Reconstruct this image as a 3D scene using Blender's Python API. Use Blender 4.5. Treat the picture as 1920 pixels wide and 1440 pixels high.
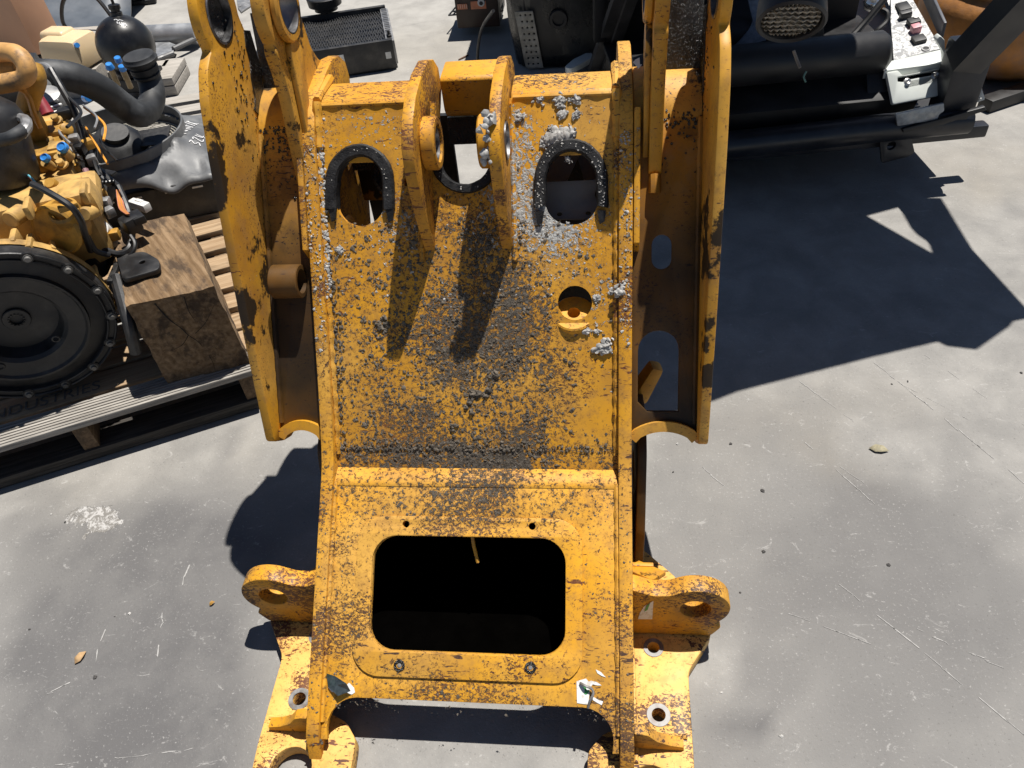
import bpy, bmesh, math, random
from mathutils import Vector, Matrix, Quaternion, noise as mnoise
R = math.radians
random.seed(7)
scene = bpy.context.scene
for o in list(bpy.data.objects):
    bpy.data.objects.remove(o)
COL = scene.collection

# ------------------------------------------------------------------ camera, sky, sun, exposure
FPX = 1450.0                       # focal length in pixels of the 1920 x 1440 photograph
CAM = Vector((.268, 0.0, 1.70))
AXL = Vector((0.9938347, -0.00216386, -0.11085079))     # world X, Y, Z seen in camera axes (right, down, forward)
AXF = Vector((0.0779930, -0.6969640, 0.7128523))
AXU = Vector((-0.0788015, -0.7171029, -0.6924982))
AXF = (AXF - AXL * AXF.dot(AXL)).normalized()
AXU = AXL.cross(AXF) if AXL.cross(AXF).dot(AXU) > 0 else AXF.cross(AXL)
cam_d = bpy.data.cameras.new('camera')
cam = bpy.data.objects.new('camera', cam_d)
COL.objects.link(cam)
cam_d.sensor_fit = 'HORIZONTAL'
cam_d.sensor_width = 36.0
cam_d.lens = FPX / 1920 * 36
cam_d.clip_start = .02
cam_d.clip_end = 400
m = Matrix(((AXL[0], -AXL[1], -AXL[2], CAM[0]), (AXF[0], -AXF[1], -AXF[2], CAM[1]), (AXU[0], -AXU[1], -AXU[2], CAM[2]), (0, 0, 0, 1)))
cam.matrix_world = m
scene.camera = cam

SUN = Vector((-.217, -.222, -1.0)).normalized()
w = bpy.data.worlds.new('World')
scene.world = w
w.use_nodes = True
wn = w.node_tree
wn.nodes.clear()
sky = wn.nodes.new('ShaderNodeTexSky')
sky.sky_type = 'NISHITA'
sky.sun_disc = False
sky.air_density = .75
sky.dust_density = .3
sky.sun_elevation = math.asin(-SUN.z)
sky.sun_rotation = math.atan2(-SUN.x, -SUN.y)
bg = wn.nodes.new('ShaderNodeBackground')
bg.inputs['Strength'].default_value = .05
wo = wn.nodes.new('ShaderNodeOutputWorld')
wn.links.new(sky.outputs[0], bg.inputs[0])
wn.links.new(bg.outputs[0], wo.inputs[0])
sd = bpy.data.lights.new('sun', 'SUN')
sd.energy = 5.0
sd.angle = R(.53)
sd.color = (1, .955, .89)
so = bpy.data.objects.new('sun', sd)
COL.objects.link(so)
so.rotation_euler = SUN.to_track_quat('-Z', 'Y').to_euler()
so.location = (3, 3, 8)
scene.view_settings.view_transform = 'Standard'
scene.view_settings.look = 'None'
scene.view_settings.gamma = 1
scene.view_settings.use_curve_mapping = False
scene.view_settings.exposure = .46

scene.cycles.max_bounces = 5
scene.cycles.diffuse_bounces = 3
scene.cycles.glossy_bounces = 2
scene.cycles.caustics_reflective = False
scene.cycles.caustics_refractive = False

# ------------------------------------------------------------------ survey helpers: measured pixel -> point on a known plane of the place
def ray(px, py):
    r = Vector(((px - 960) / FPX, (py - 720) / FPX, 1))
    return Vector((r.dot(AXL), r.dot(AXF), r.dot(AXU)))
def at(px, py, z=0.0):                       # on the level z
    v = ray(px, py)
    return CAM + v * ((z - CAM.z) / v.z)
def atx(px, py, x):                          # on the upright plane X = x
    v = ray(px, py)
    return CAM + v * ((x - CAM.x) / v.x)
def aty(px, py, y):
    v = ray(px, py)
    return CAM + v * (y / v.y)
class Slope:                                 # plane through two (y, z) points, parallel to X
    def __init__(s, a, b, off=0):
        s.t = Vector((0, b[0] - a[0], b[1] - a[1])).normalized()
        s.n = Vector((0, -s.t.z, s.t.y))
        s.a = Vector((0, a[0], a[1])) + s.n * off
    def hit(s, px, py):
        v = ray(px, py)
        return CAM + v * ((s.a - CAM).dot(s.n) / v.dot(s.n))
    def uv(s, px, py):
        p = s.hit(px, py)
        return (p.x, (p - s.a).dot(s.t))
    def pt(s, u, v, h=0):
        return s.a + Vector((u, 0, 0)) + s.t * v + s.n * h

# ------------------------------------------------------------------ node material helpers
class NT:
    def __init__(s, name):
        s.m = bpy.data.materials.new(name)
        s.m.use_nodes = True
        s.t = s.m.node_tree
        s.t.nodes.clear()
        s.out = s.t.nodes.new('ShaderNodeOutputMaterial')
        s.b = s.t.nodes.new('ShaderNodeBsdfPrincipled')
        s.t.links.new(s.b.outputs[0], s.out.inputs[0])
        s.tc = s.t.nodes.new('ShaderNodeTexCoord')
        s.obj = s.tc.outputs['Object']
    def put(s, sock, v):
        if isinstance(v, bpy.types.NodeSocket):
            s.t.links.new(v, sock)
        elif isinstance(v, (tuple, list)) and sock.type == 'RGBA' and len(v) == 3:
            sock.default_value = (*v, 1)
        else:
            sock.default_value = v
    def set(s, **k):
        for a, v in k.items():
            s.put(s.b.inputs[a.replace('_', ' ')], v)
        return s.m
    def math(s, op, a, b=0.0, c=None, clamp=False):
        n = s.t.nodes.new('ShaderNodeMath')
        n.operation = op
        n.use_clamp = clamp
        s.put(n.inputs[0], a)
        s.put(n.inputs[1], b)
        if c is not None: s.put(n.inputs[2], c)
        return n.outputs[0]
    def vmul(s, v, k):
        n = s.t.nodes.new('ShaderNodeVectorMath')
        n.operation = 'MULTIPLY'
        s.put(n.inputs[0], v)
        n.inputs[1].default_value = k
        return n.outputs[0]
    def vadd(s, v, k):
        n = s.t.nodes.new('ShaderNodeVectorMath')
        n.operation = 'ADD'
        s.put(n.inputs[0], v)
        s.put(n.inputs[1], k)
        return n.outputs[0]
    def noise(s, v, scale, detail=4, rough=.55, dist=0, col=False):
        n = s.t.nodes.new('ShaderNodeTexNoise')
        s.put(n.inputs['Vector'], v)
        n.inputs['Scale'].default_value = scale
        n.inputs['Detail'].default_value = detail
        n.inputs['Roughness'].default_value = rough
        n.inputs['Distortion'].default_value = dist
        return n.outputs['Color' if col else 0]
    def voro(s, v, scale, feature='F1'):
        n = s.t.nodes.new('ShaderNodeTexVoronoi')
        n.feature = feature
        s.put(n.inputs['Vector'], v)
        n.inputs['Scale'].default_value = scale
        return n
    def wave(s, v, scale, dist=2, detail=2, axis='X'):
        n = s.t.nodes.new('ShaderNodeTexWave')
        n.bands_direction = axis
        s.put(n.inputs['Vector'], v)
        n.inputs['Scale'].default_value = scale
        n.inputs['Distortion'].default_value = dist
        n.inputs['Detail'].default_value = detail
        return n.outputs['Fac']
    def step(s, f, a, b, lo=0.0, hi=1.0):
        n = s.t.nodes.new('ShaderNodeMapRange')
        n.interpolation_type = 'SMOOTHSTEP'
        s.put(n.inputs['Value'], f)
        s.put(n.inputs['From Min'], a)
        s.put(n.inputs['From Max'], b)
        n.inputs['To Min'].default_value = lo
        n.inputs['To Max'].default_value = hi
        return n.outputs[0]
    def mix(s, f, a, b, mode='MIX'):
        n = s.t.nodes.new('ShaderNodeMix')
        n.data_type = 'RGBA'
        n.blend_type = mode
        s.put(n.inputs[0], f)
        s.put(n.inputs[6], a)
        s.put(n.inputs[7], b)
        return n.outputs[2]
    def sep(s, v):
        n = s.t.nodes.new('ShaderNodeSeparateXYZ')
        s.put(n.inputs[0], v)
        return n.outputs
    def blob(s, v, c, r, squash=(1, 1, 1)):      # 1 at c, 0 beyond r
        n = s.t.nodes.new('ShaderNodeVectorMath')
        n.operation = 'SUBTRACT'
        s.put(n.inputs[0], v)
        n.inputs[1].default_value = c
        l = s.t.nodes.new('ShaderNodeVectorMath')
        l.operation = 'LENGTH'
        s.put(l.inputs[0], s.vmul(n.outputs[0], squash))
        return s.step(l.outputs['Value'], 0, r, 1, 0)
    def bump(s, h, dist=.002, strength=1, normal=None):
        n = s.t.nodes.new('ShaderNodeBump')
        n.inputs['Distance'].default_value = dist
        n.inputs['Strength'].default_value = strength
        s.put(n.inputs['Height'], h)
        if normal is not None: s.put(n.inputs['Normal'], normal)
        return n.outputs[0]

MUD = (.058, .046, .034)
CEMENT = (.36, .355, .34)
def frame_paint(name, chip=.5, mud=.3, cement=.0, grime=.3, blobs=(), cblobs=(), oilz=None, base=(.63, .298, .016), oil=0.0):
    n = NT(name)
    v = n.obj
    big = n.noise(v, 5, 3, .6)
    fade = n.noise(n.vadd(v, (3, 1, 7)), 3.2, 3)
    col = n.mix(n.step(fade, .4, .68), base, (.63, .345, .065))
    col = n.mix(n.math('MULTIPLY', n.step(big, .40, .70), grime), col, (.27, .12, .022))
    col = n.mix(n.math('MULTIPLY', n.step(n.noise(n.vadd(v, (6, 1, 2)), 30, 3, .65), .48, .70), .30 + .35 * grime), col, (.33, .17, .05))
    # fine rust freckles and short rust dashes
    den = n.step(n.noise(n.vadd(v, (9, 2, 1)), 7, 2), .38, .66)
    chn = n.noise(n.vmul(v, (1, 1.5, 1.5)), 125, 3, .74, .4)
    thr = n.math('MULTIPLY_ADD', den, -.19 * chip - .02, .70)
    rust = n.step(chn, thr, n.math('ADD', thr, .03))
    dash = n.noise(n.vmul(v, (26, 90, 150)), 1.25, 2, .6, .4)
    dthr = n.math('MULTIPLY_ADD', n.step(big, .44, .68), -.13 * chip, .715)
    rust = n.math('MAXIMUM', rust, n.step(dash, dthr, n.math('ADD', dthr, .03)))
    patch = n.noise(n.vadd(v, (1, 5, 3)), 17, 5, .74, .8)
    pthr = .755 - .105 * chip
    rust = n.math('MAXIMUM', rust, n.step(patch, pthr, pthr + .02))
    col = n.mix(rust, col, n.mix(n.step(fade, .4, .6), (.125, .042, .018), (.060, .034, .024)))
    # mud
    mk = mud
    for (c, r, q, a) in blobs:
        mk = n.math('MULTIPLY_ADD', n.blob(v, c, r, q), a, mk)
    mk = n.math('MULTIPLY', mk, n.step(den, 0, 1, .70, 1.10))
    mn = n.noise(n.vadd(v, (2, 6, 4)), 105, 5, .80, .35)
    mt = n.math('MULTIPLY_ADD', mk, -.30, .70)
    mudm = n.step(mn, mt, n.math('ADD', mt, .035))
    film = n.math('MULTIPLY', n.step(mn, n.math('SUBTRACT', mt, .14), mt), .62)
    col = n.mix(film, col, (.26, .125, .032))
    mcol = n.mix(n.step(chn, .35, .65), MUD, (.185, .16, .13))
    col = n.mix(mudm, col, mcol)
    # cement splatter
    ck = cement
    for (c, r, q, a) in cblobs:
        ck = n.math('MULTIPLY_ADD', n.blob(v, c, r, q), a, ck)
    cn = n.noise(n.vadd(v, (7, 3, 9)), 85, 4, .75, .5)
    ct = n.math('MULTIPLY_ADD', ck, -.26, .71)
    cem = n.step(cn, ct, n.math('ADD', ct, .03))
    col = n.mix(cem, col, n.mix(n.step(chn, .4, .6), CEMENT, (.52, .52, .50)))
    if oil:
        ok = n.step(n.noise(n.vadd(v, (5, 5, 1)), 6.5, 6, .66), .62 - .17 * oil, .655 - .155 * oil)
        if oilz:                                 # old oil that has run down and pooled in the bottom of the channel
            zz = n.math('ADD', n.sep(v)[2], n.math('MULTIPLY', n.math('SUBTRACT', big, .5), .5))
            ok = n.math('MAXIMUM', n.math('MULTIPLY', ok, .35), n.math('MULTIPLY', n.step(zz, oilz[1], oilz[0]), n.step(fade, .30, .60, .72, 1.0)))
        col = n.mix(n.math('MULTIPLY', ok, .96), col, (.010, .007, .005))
    h = n.math('ADD', n.math('MULTIPLY', mudm, n.math('MULTIPLY_ADD', mn, 2.2, -.6)), n.math('MULTIPLY', cem, n.math('MULTIPLY_ADD', cn, 2.2, -.6)))
    rough = n.math('MULTIPLY_ADD', n.math('MAXIMUM', mudm, cem), .35, n.step(big, .3, .7, .46, .66))
    n.set(Base_Color=col, Roughness=rough, Normal=n.bump(h, .005, 1))
    n.b.inputs['Specular IOR Level'].default_value = .32
    return n.m

def simple(name, col, rough=.5, metal=0, var=.25, scale=20, bump=.0, spec=.5, dirt=None, dirtamt=.4, dscale=9):
    n = NT(name)
    a = n.noise(n.obj, scale, 5, .6)
    c = n.mix(n.step(a, .3, .7), tuple(x * (1 - var) for x in col), tuple(min(1, x * (1 + var)) for x in col))
    if dirt:
        dm = n.step(n.noise(n.vadd(n.obj, (3, 3, 3)), dscale, 6, .65), .45, .72)
        c = n.mix(n.math('MULTIPLY', dm, dirtamt), c, dirt)
    n.set(Base_Color=c, Metallic=metal, Roughness=n.step(a, .25, .75, max(0, rough - .1), min(1, rough + .12)))
    n.b.inputs['Specular IOR Level'].default_value = spec
    if bump: n.set(Normal=n.bump(n.noise(n.obj, scale * 4, 6, .65), bump, .8))
    return n.m

# ------------------------------------------------------------------ mesh helpers
WM = {}                                      # world matrix of every thing's Empty; parts are modelled in world coordinates
def link(name, mesh, mat, parent=None, smooth=35):
    o = bpy.data.objects.new(name, mesh)
    COL.objects.link(o)
    if mat and not mesh.materials: mesh.materials.append(mat)
    if parent:
        o.parent = parent
        o.matrix_parent_inverse = WM.get(parent, Matrix.Identity(4)).inverted()
    if smooth and len(mesh.polygons):
        mesh.polygons.foreach_set('use_smooth', [True] * len(mesh.polygons))
        mesh.set_sharp_from_angle(angle=R(smooth))
    return o
def tag(o, label=None, cat=None, group=None, kind=None):
    if label: o['label'] = label
    if cat: o['category'] = cat
    if group: o['group'] = group
    if kind: o['kind'] = kind
    return o
def empty(name, loc=(0, 0, 0), rz=0, label=None, cat=None, group=None):
    o = bpy.data.objects.new(name, None)
    COL.objects.link(o)
    o.location = loc
    o.rotation_euler = (0, 0, rz)
    o.empty_display_size = .05
    WM[o] = Matrix.Translation(Vector(loc)) @ Matrix.Rotation(rz, 4, 'Z')
    return tag(o, label, cat, group)
def basis(z, x=None):
    z = Vector(z).normalized()
    if x is None: x = Vector((1, 0, 0)) if abs(z.x) < .9 else Vector((0, 1, 0))
    x = Vector(x)
    x = (x - z * x.dot(z)).normalized()
    y = z.cross(x)
    return Matrix((x, y, z)).transposed()
class MB:
    def __init__(s):
        s.v = []
        s.f = []
    def add(s, vs, fs):
        k = len(s.v)
        s.v += [Vector(a) for a in vs]
        s.f += [tuple(i + k for i in q) for q in fs]
        return s
    def box(s, c, size, rot=None, bev=0.0, taper=1.0):
        hx, hy, hz = size[0] / 2, size[1] / 2, size[2] / 2
        c = Vector(c)
        rot = rot or Matrix.Identity(3)
        b = min(bev, hx * .9, hy * .9, hz * .9)
        if b <= 0:
            vs = [(sx * hx * (taper if sz > 0 else 1), sy * hy * (taper if sz > 0 else 1), sz * hz) for sz in (-1, 1) for sy in (-1, 1) for sx in (-1, 1)]
            fs = [(0, 2, 3, 1), (4, 5, 7, 6), (0, 1, 5, 4), (2, 6, 7, 3), (0, 4, 6, 2), (1, 3, 7, 5)]
        else:
            bm = bmesh.new()
            bmesh.ops.create_cube(bm, size=1)
            for q in bm.verts: q.co = Vector((q.co.x * 2 * hx, q.co.y * 2 * hy, q.co.z * 2 * hz))
            bmesh.ops.bevel(bm, geom=bm.edges[:], offset=b, segments=2, affect='EDGES', profile=.6)
            bm.verts.index_update()
            for q in bm.verts:
                if taper != 1 :
                    t = 1 + (taper - 1) * (q.co.z / hz * .5 + .5)
                    q.co.x *= t
                    q.co.y *= t
            vs = [q.co.copy() for q in bm.verts]
            fs = [tuple(q.index for q in f.verts) for f in bm.faces]
            bm.free()
        return s.add([c + rot @ Vector(q) for q in vs], fs)
    def lathe(s, org, axis, prof, n=24, x=None):              # prof: (radius, distance along axis)
        B = basis(axis, x)
        org = Vector(org)
        vs, fs = [], []
        for (r, h) in prof:
            for i in range(n):
                a = 2 * math.pi * i / n
                vs.append(org + B @ Vector((r * math.cos(a), r * math.sin(a), h)))
        m_ = len(prof)
        for j in range(m_ - 1):
            for i in range(n):
                fs.append((j * n + i, j * n + (i + 1) % n, (j + 1) * n + (i + 1) % n, (j + 1) * n + i))
        if prof[0][0] > 1e-6: fs.append(tuple(reversed(range(n))))
        if prof[-1][0] > 1e-6: fs.append(tuple((m_ - 1) * n + i for i in range(n)))
        return s.add(vs, fs)
    def ring(s, org, axis, ro, ri, h, n=28, bev=.0015):       # tube with a bore
        p = [(ri, 0), (ro - bev, 0), (ro, bev), (ro, h - bev), (ro - bev, h), (ri, h), (ri, 0)]
        B = basis(axis)
        org = Vector(org)
        vs, fs = [], []
        for (r, hh) in p[:-1]:
            for i in range(n):
                a = 2 * math.pi * i / n
                vs.append(org + B @ Vector((r * math.cos(a), r * math.sin(a), hh)))
        k = len(p) - 1
        for j in range(k):
            for i in range(n):
                j2 = (j + 1) % k
                fs.append((j * n + i, j * n + (i + 1) % n, j2 * n + (i + 1) % n, j2 * n + i))
        return s.add(vs, fs)
    def cyl(s, a, b, r, r2=None, n=16, bev=0.0):
        a, b = Vector(a), Vector(b)
        L = (b - a).length
        r2 = r if r2 is None else r2
        pr = [(0.0, 0), (r - bev, 0), (r, bev), (r2, L - bev), (r2 - bev, L), (0.0, L)] if bev else [(0.0, 0), (r, 0), (r2, L), (0.0, L)]
        return s.lathe(a, b - a, pr, n)
    def tube(s, path, r, n=8, cap=True, sub=0):
        P = [Vector(p) for p in path]
        if sub: P = smooth_path(P, sub)
        rr = r if callable(r) else (lambda t: r)
        t0 = (P[1] - P[0]).normalized()
        x = basis(t0) @ Vector((1, 0, 0))
        vs, fs = [], []
        for i, p in enumerate(P):
            t = (P[min(i + 1, len(P) - 1)] - P[max(i - 1, 0)]).normalized()
            x = (x - t * x.dot(t)).normalized()
            y = t.cross(x)
            q = rr(i / (len(P) - 1))
            for k in range(n):
                a = 2 * math.pi * k / n
                vs.append(p + (x * math.cos(a) + y * math.sin(a)) * q)
        for i in range(len(P) - 1):
            for k in range(n):
                fs.append((i * n + k, i * n + (k + 1) % n, (i + 1) * n + (k + 1) % n, (i + 1) * n + k))
        if cap:
            fs.append(tuple(reversed(range(n))))
            fs.append(tuple((len(P) - 1) * n + k for k in range(n)))
        return s.add(vs, fs)
    def sweep(s, path, prof, normal, closed=False):           # prof: list of (side, up); side lies across the path in the plane with `normal`
        P = [Vector(p) for p in path]
        N = Vector(normal)
        vs, fs = [], []
        k = len(prof)
        for i, p in enumerate(P):
            a = P[(i - 1) % len(P)] if closed else P[max(i - 1, 0)]
            b = P[(i + 1) % len(P)] if closed else P[min(i + 1, len(P) - 1)]
            t = (b - a).normalized()
            sd_ = t.cross(N).normalized()
            for (q, h) in prof: vs.append(p + sd_ * q + N * h)
        for i in range(len(P) if closed else len(P) - 1):
            for j in range(k):
                i2 = (i + 1) % len(P)
                fs.append((i * k + j, i * k + (j + 1) % k, i2 * k + (j + 1) % k, i2 * k + j))
        if not closed:
            fs.append(tuple(reversed(range(k))))
            fs.append(tuple((len(P) - 1) * k + j for j in range(k)))
        return s.add(vs, fs)
    def lump(s, c, r, n, flat=.6, seed=0, sub=1):             # a small irregular clod lying on a surface with normal n
        key = sub
        if key not in ICO:
            bm = bmesh.new()
            bmesh.ops.create_icosphere(bm, subdivisions=sub, radius=1)
            bm.verts.index_update()
            ICO[key] = ([q.co.copy() for q in bm.verts], [tuple(q.index for q in f.verts) for f in bm.faces])
            bm.free()
        B = basis(n, (random.random() - .5, random.random() - .5, random.random() - .5))
        sx, sy = random.uniform(.65, 1.35), random.uniform(.65, 1.35)
        vs = []
        off = Vector((random.random() * 50, random.random() * 50, random.random() * 50))
        for q in ICO[key][0]:
            d_ = 1 + .8 * mnoise.noise(q * 2.3 + off)
            vs.append(Vector(c) + B @ Vector((q.x * sx * d_ * r, q.y * sy * d_ * r, q.z * flat * d_ * r)))
        return s.add(vs, ICO[key][1])
    def build(s, name, mat, parent=None, smooth=35, origin=None):
        me = bpy.data.meshes.new(name)
        o0 = Vector(origin) if origin is not None else Vector((0, 0, 0))
        me.from_pydata([v_ - o0 for v_ in s.v], [], s.f)
        me.validate()
        bm = bmesh.new()
        bm.from_mesh(me)
        bmesh.ops.recalc_face_normals(bm, faces=bm.faces[:])
        bm.to_mesh(me)
        bm.free()
        o = link(name, me, mat, parent, smooth)
        o.location = o0
        return o
ICO = {}
def smooth_path(P, k=6):
    P = [Vector(p) for p in P]
    out = []
    for i in range(len(P) - 1):
        p0, p1, p2, p3 = P[max(i - 1, 0)], P[i], P[i + 1], P[min(i + 2, len(P) - 1)]
        for j in range(k):
            t = j / k
            out.append(.5 * ((2 * p1) + (p2 - p0) * t + (2 * p0 - 5 * p1 + 4 * p2 - p3) * t * t + (3 * p1 - p0 - 3 * p2 + p3) * t ** 3))
    out.append(P[-1])
    return out
def circ(cx, cy, r, n=28, a0=0, a1=360, ry=None):
    full = abs(a1 - a0) >= 360
    k = n if full else n + 1
    return [(cx + r * math.cos(R(a0 + (a1 - a0) * i / n)), cy + (ry or r) * math.sin(R(a0 + (a1 - a0) * i / n))) for i in range(k)]
def rrect(x0, y0, x1, y1, r, n=6):
    out = []
    for (cx, cy, a) in ((x1 - r, y1 - r, 0), (x0 + r, y1 - r, 90), (x0 + r, y0 + r, 180), (x1 - r, y0 + r, 270)):
        out += circ(cx, cy, r, n, a, a + 90)
    return out
def rounded(poly, r, n=4):                   # round the corners of a polygon; r a number or one per corner
    out = []
    k = len(poly)
    for i in range(k):
        p, a, b = Vector(poly[i]), Vector(poly[i - 1]), Vector(poly[(i + 1) % k])
        q = r[i] if isinstance(r, (list, tuple)) else r
        d1, d2 = (a - p), (b - p)
        q = min(q, d1.length * .49, d2.length * .49)
        if q <= 1e-5:
            out.append(tuple(p))
            continue
        s_, e_ = p + d1.normalized() * q, p + d2.normalized() * q
        for j in range(n + 1):
            t = j / n
            z = s_ * (1 - t) ** 2 + p * 2 * t * (1 - t) + e_ * t * t
            out.append(tuple(z))
    return out
def plate(name, outer, holes, thick, org, ux, uy, mat, parent, bev=.0018, side=0, smooth=30):
    """flat plate with real openings; side 0 centred, -1 hangs behind the drawing plane, +1 stands on it"""
    cu = bpy.data.curves.new(name, 'CURVE')
    cu.dimensions = '2D'
    cu.fill_mode = 'BOTH'
    cu.extrude = max(thick / 2 - bev, 1e-4)
    cu.bevel_depth = bev
    cu.bevel_resolution = 1
    cu.offset = -bev
    for pl in [outer] + list(holes):
        sp = cu.splines.new('POLY')
        sp.points.add(len(pl) - 1)
        for i, p in enumerate(pl): sp.points[i].co = (p[0], p[1], 0, 1)
        sp.use_cyclic_u = True
    t = bpy.data.objects.new(name, cu)
    COL.objects.link(t)
    dg = bpy.context.evaluated_depsgraph_get()
    me = bpy.data.meshes.new_from_object(t.evaluated_get(dg))
    bpy.data.objects.remove(t)
    bpy.data.curves.remove(cu)
    ux, uy = Vector(ux).normalized(), Vector(uy).normalized()
    n = ux.cross(uy)
    M = Matrix((ux, uy, n)).transposed().to_4x4()
    M.translation = Vector(org) + n * (side * thick / 2)
    me.transform(M)
    bm = bmesh.new()
    bm.from_mesh(me)
    bmesh.ops.remove_doubles(bm, verts=bm.verts[:], dist=1e-5)
    bmesh.ops.recalc_face_normals(bm, faces=bm.faces[:])
    bm.to_mesh(me)
    bm.free()
    me.name = name
    me.materials.clear()
    return link(name, me, mat, parent, smooth)
X, Y, Z = Vector((1, 0, 0)), Vector((0, 1, 0)), Vector((0, 0, 1))
def sag(name, prof, holes, x0, x1, mat, parent, bev=.002):          # plate standing in the plane X = const, profile in (y, z)
    return plate(name, prof, holes, abs(x1 - x0), ((x0 + x1) / 2, 0, 0), Y, Z, mat, parent, bev)

# ------------------------------------------------------------------ ground
STAIN = ((250, 1210, .46, .95), (340, 1150, .32, .7), (330, 1400, .30, 1.0), (180, 1350, .3, .6), (505, 1180, .07, .6), (95, 960, .10, .35), (1345, 1375, .055, 1.0), (1330, 1290, .10, .6), (1700, 1060, .36, .75), (1600, 1180, .32, .65), (1820, 1130, .3, .6), (420, 1170, .10, .5), (1400, 1060, .3, .45), (1500, 880, .3, .3), (400, 1120, .16, .4), (1450, 1330, .2, .4), (1350, 960, .2, .35), (1850, 1250, .3, .4), (430, 870, .06, .4))
BROWN = ((860, 95, .5, .7), (1850, 330, .28, .8), (1560, 830, .22, .7), (1450, 790, .25, .5), (180, 880, .3, .4), (500, 850, .2, .4), (1250, 240, .5, .4))
def axis_pts(a, b, st, far):
    k = int(round((b - a) / st))
    return [a - far, a - far * .4, a - far * .12, a - 1] + [a + st * i for i in range(k + 1)] + [b + 1, b + far * .12, b + far * .4, b + far]
gx, gy = axis_pts(-5, 4.4, .05, 60), axis_pts(-.6, 8.2, .05, 80)
gm = MB()
nx_ = len(gx)
gm.v = [Vector((a, c, 0)) for c in gy for a in gx]
gm.f = [(j * nx_ + i, j * nx_ + i + 1, (j + 1) * nx_ + i + 1, (j + 1) * nx_ + i) for j in range(len(gy) - 1) for i in range(nx_ - 1)]
st_pts = [(at(a, c).to_2d(), r, k) for (a, c, r, k) in STAIN]
br_pts = [(at(a, c).to_2d(), r, k) for (a, c, r, k) in BROWN]
cols = []
for v_ in gm.v:
    w2 = Vector((v_.x + .25 * mnoise.noise(Vector((v_.x * 3, v_.y * 3, 1))), v_.y + .22 * mnoise.noise(Vector((v_.x * 3, v_.y * 3, 8)))))
    w2 += Vector((.08 * mnoise.noise(Vector((v_.x * 11, v_.y * 11, 1))), .08 * mnoise.noise(Vector((v_.x * 11, v_.y * 11, 5)))))
    a = b = 0
    for (p, r, k) in st_pts:
        d_ = (w2 - p).length / r
        if d_ < 1.25: a = max(a, k * min(1, (1.25 - d_) * 1.8))
    for (p, r, k) in br_pts:
        d_ = (w2 - p).length / r
        if d_ < 1.3: b = max(b, k * (1.3 - d_) / 1.3)
    t = (w2.y - w2.x * .55 - 1.5) / 2.6
    cols += [a, b, max(0, min(1, t)), 1]
GROUND = gm.build('ground', None, smooth=0)
ca = GROUND.data.color_attributes.new('stain', 'FLOAT_COLOR', 'POINT')
ca.data.foreach_set('color', cols)
tag(GROUND, kind='structure')
def concrete():
    n = NT('weathered_concrete')
    v = n.obj
    an = n.t.nodes.new('ShaderNodeAttribute')
    an.attribute_name = 'stain'
    st = n.sep(an.outputs['Color'])
    mid = n.noise(v, 5.5, 6, .62, .3)
    fine = n.noise(v, 130, 4, .72)
    col = n.mix(n.step(mid, .28, .74), (.200, .194, .184), (.298, .288, .270))
    col = n.mix(n.math('MULTIPLY', st[2], .8), col, n.mix(n.step(mid, .3, .7), (.29, .278, .256), (.38, .366, .338)))
    col = n.mix(n.math('MULTIPLY', st[1], n.step(mid, .2, .6, .25, .6)), col, (.22, .195, .155))
    col = n.mix(n.math('MULTIPLY', st[0], n.step(mid, .25, .62, .45, .88)), col, (.090, .088, .090))
    p = at(180, 975)
    sc0 = n.noise(v, 34, 5, .72, 1.2)
    ch = n.math('MULTIPLY_ADD', n.math('SUBTRACT', n.noise(v, 19, 4, .7), .5), 2.2, n.blob(v, (p.x, p.y, 0), .13, (.8, 1.4, 0)))
    chm = n.step(ch, .55, .64)
    col = n.mix(chm, col, n.mix(n.step(sc0, .44, .54), (.42, .41, .395), (.19, .18, .165)))
    col = n.mix(n.math('MULTIPLY', n.step(fine, .59, .68), n.step(mid, .35, .65, .12, .5)), col, (.46, .45, .43))
    col = n.mix(n.math('MULTIPLY', n.step(fine, .40, .33), n.step(mid, .65, .35, .15, .6)), col, (.09, .086, .08))
    sc = n.noise(n.vmul(v, (1, 1.7, 1)), 15, 6, .78, 1.6)
    col = n.mix(n.math('MULTIPLY', n.step(sc, .60, .68), .4), col, (.48, .47, .45))
    h = n.math('MULTIPLY_ADD', chm, -1.2, fine)
    n.set(Base_Color=col, Roughness=n.step(mid, .3, .7, .7, .9), Normal=n.bump(h, .0022, .7))
    n.b.inputs['Specular IOR Level'].default_value = .3
    return n.m
GROUND.data.materials.append(concrete())
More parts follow.
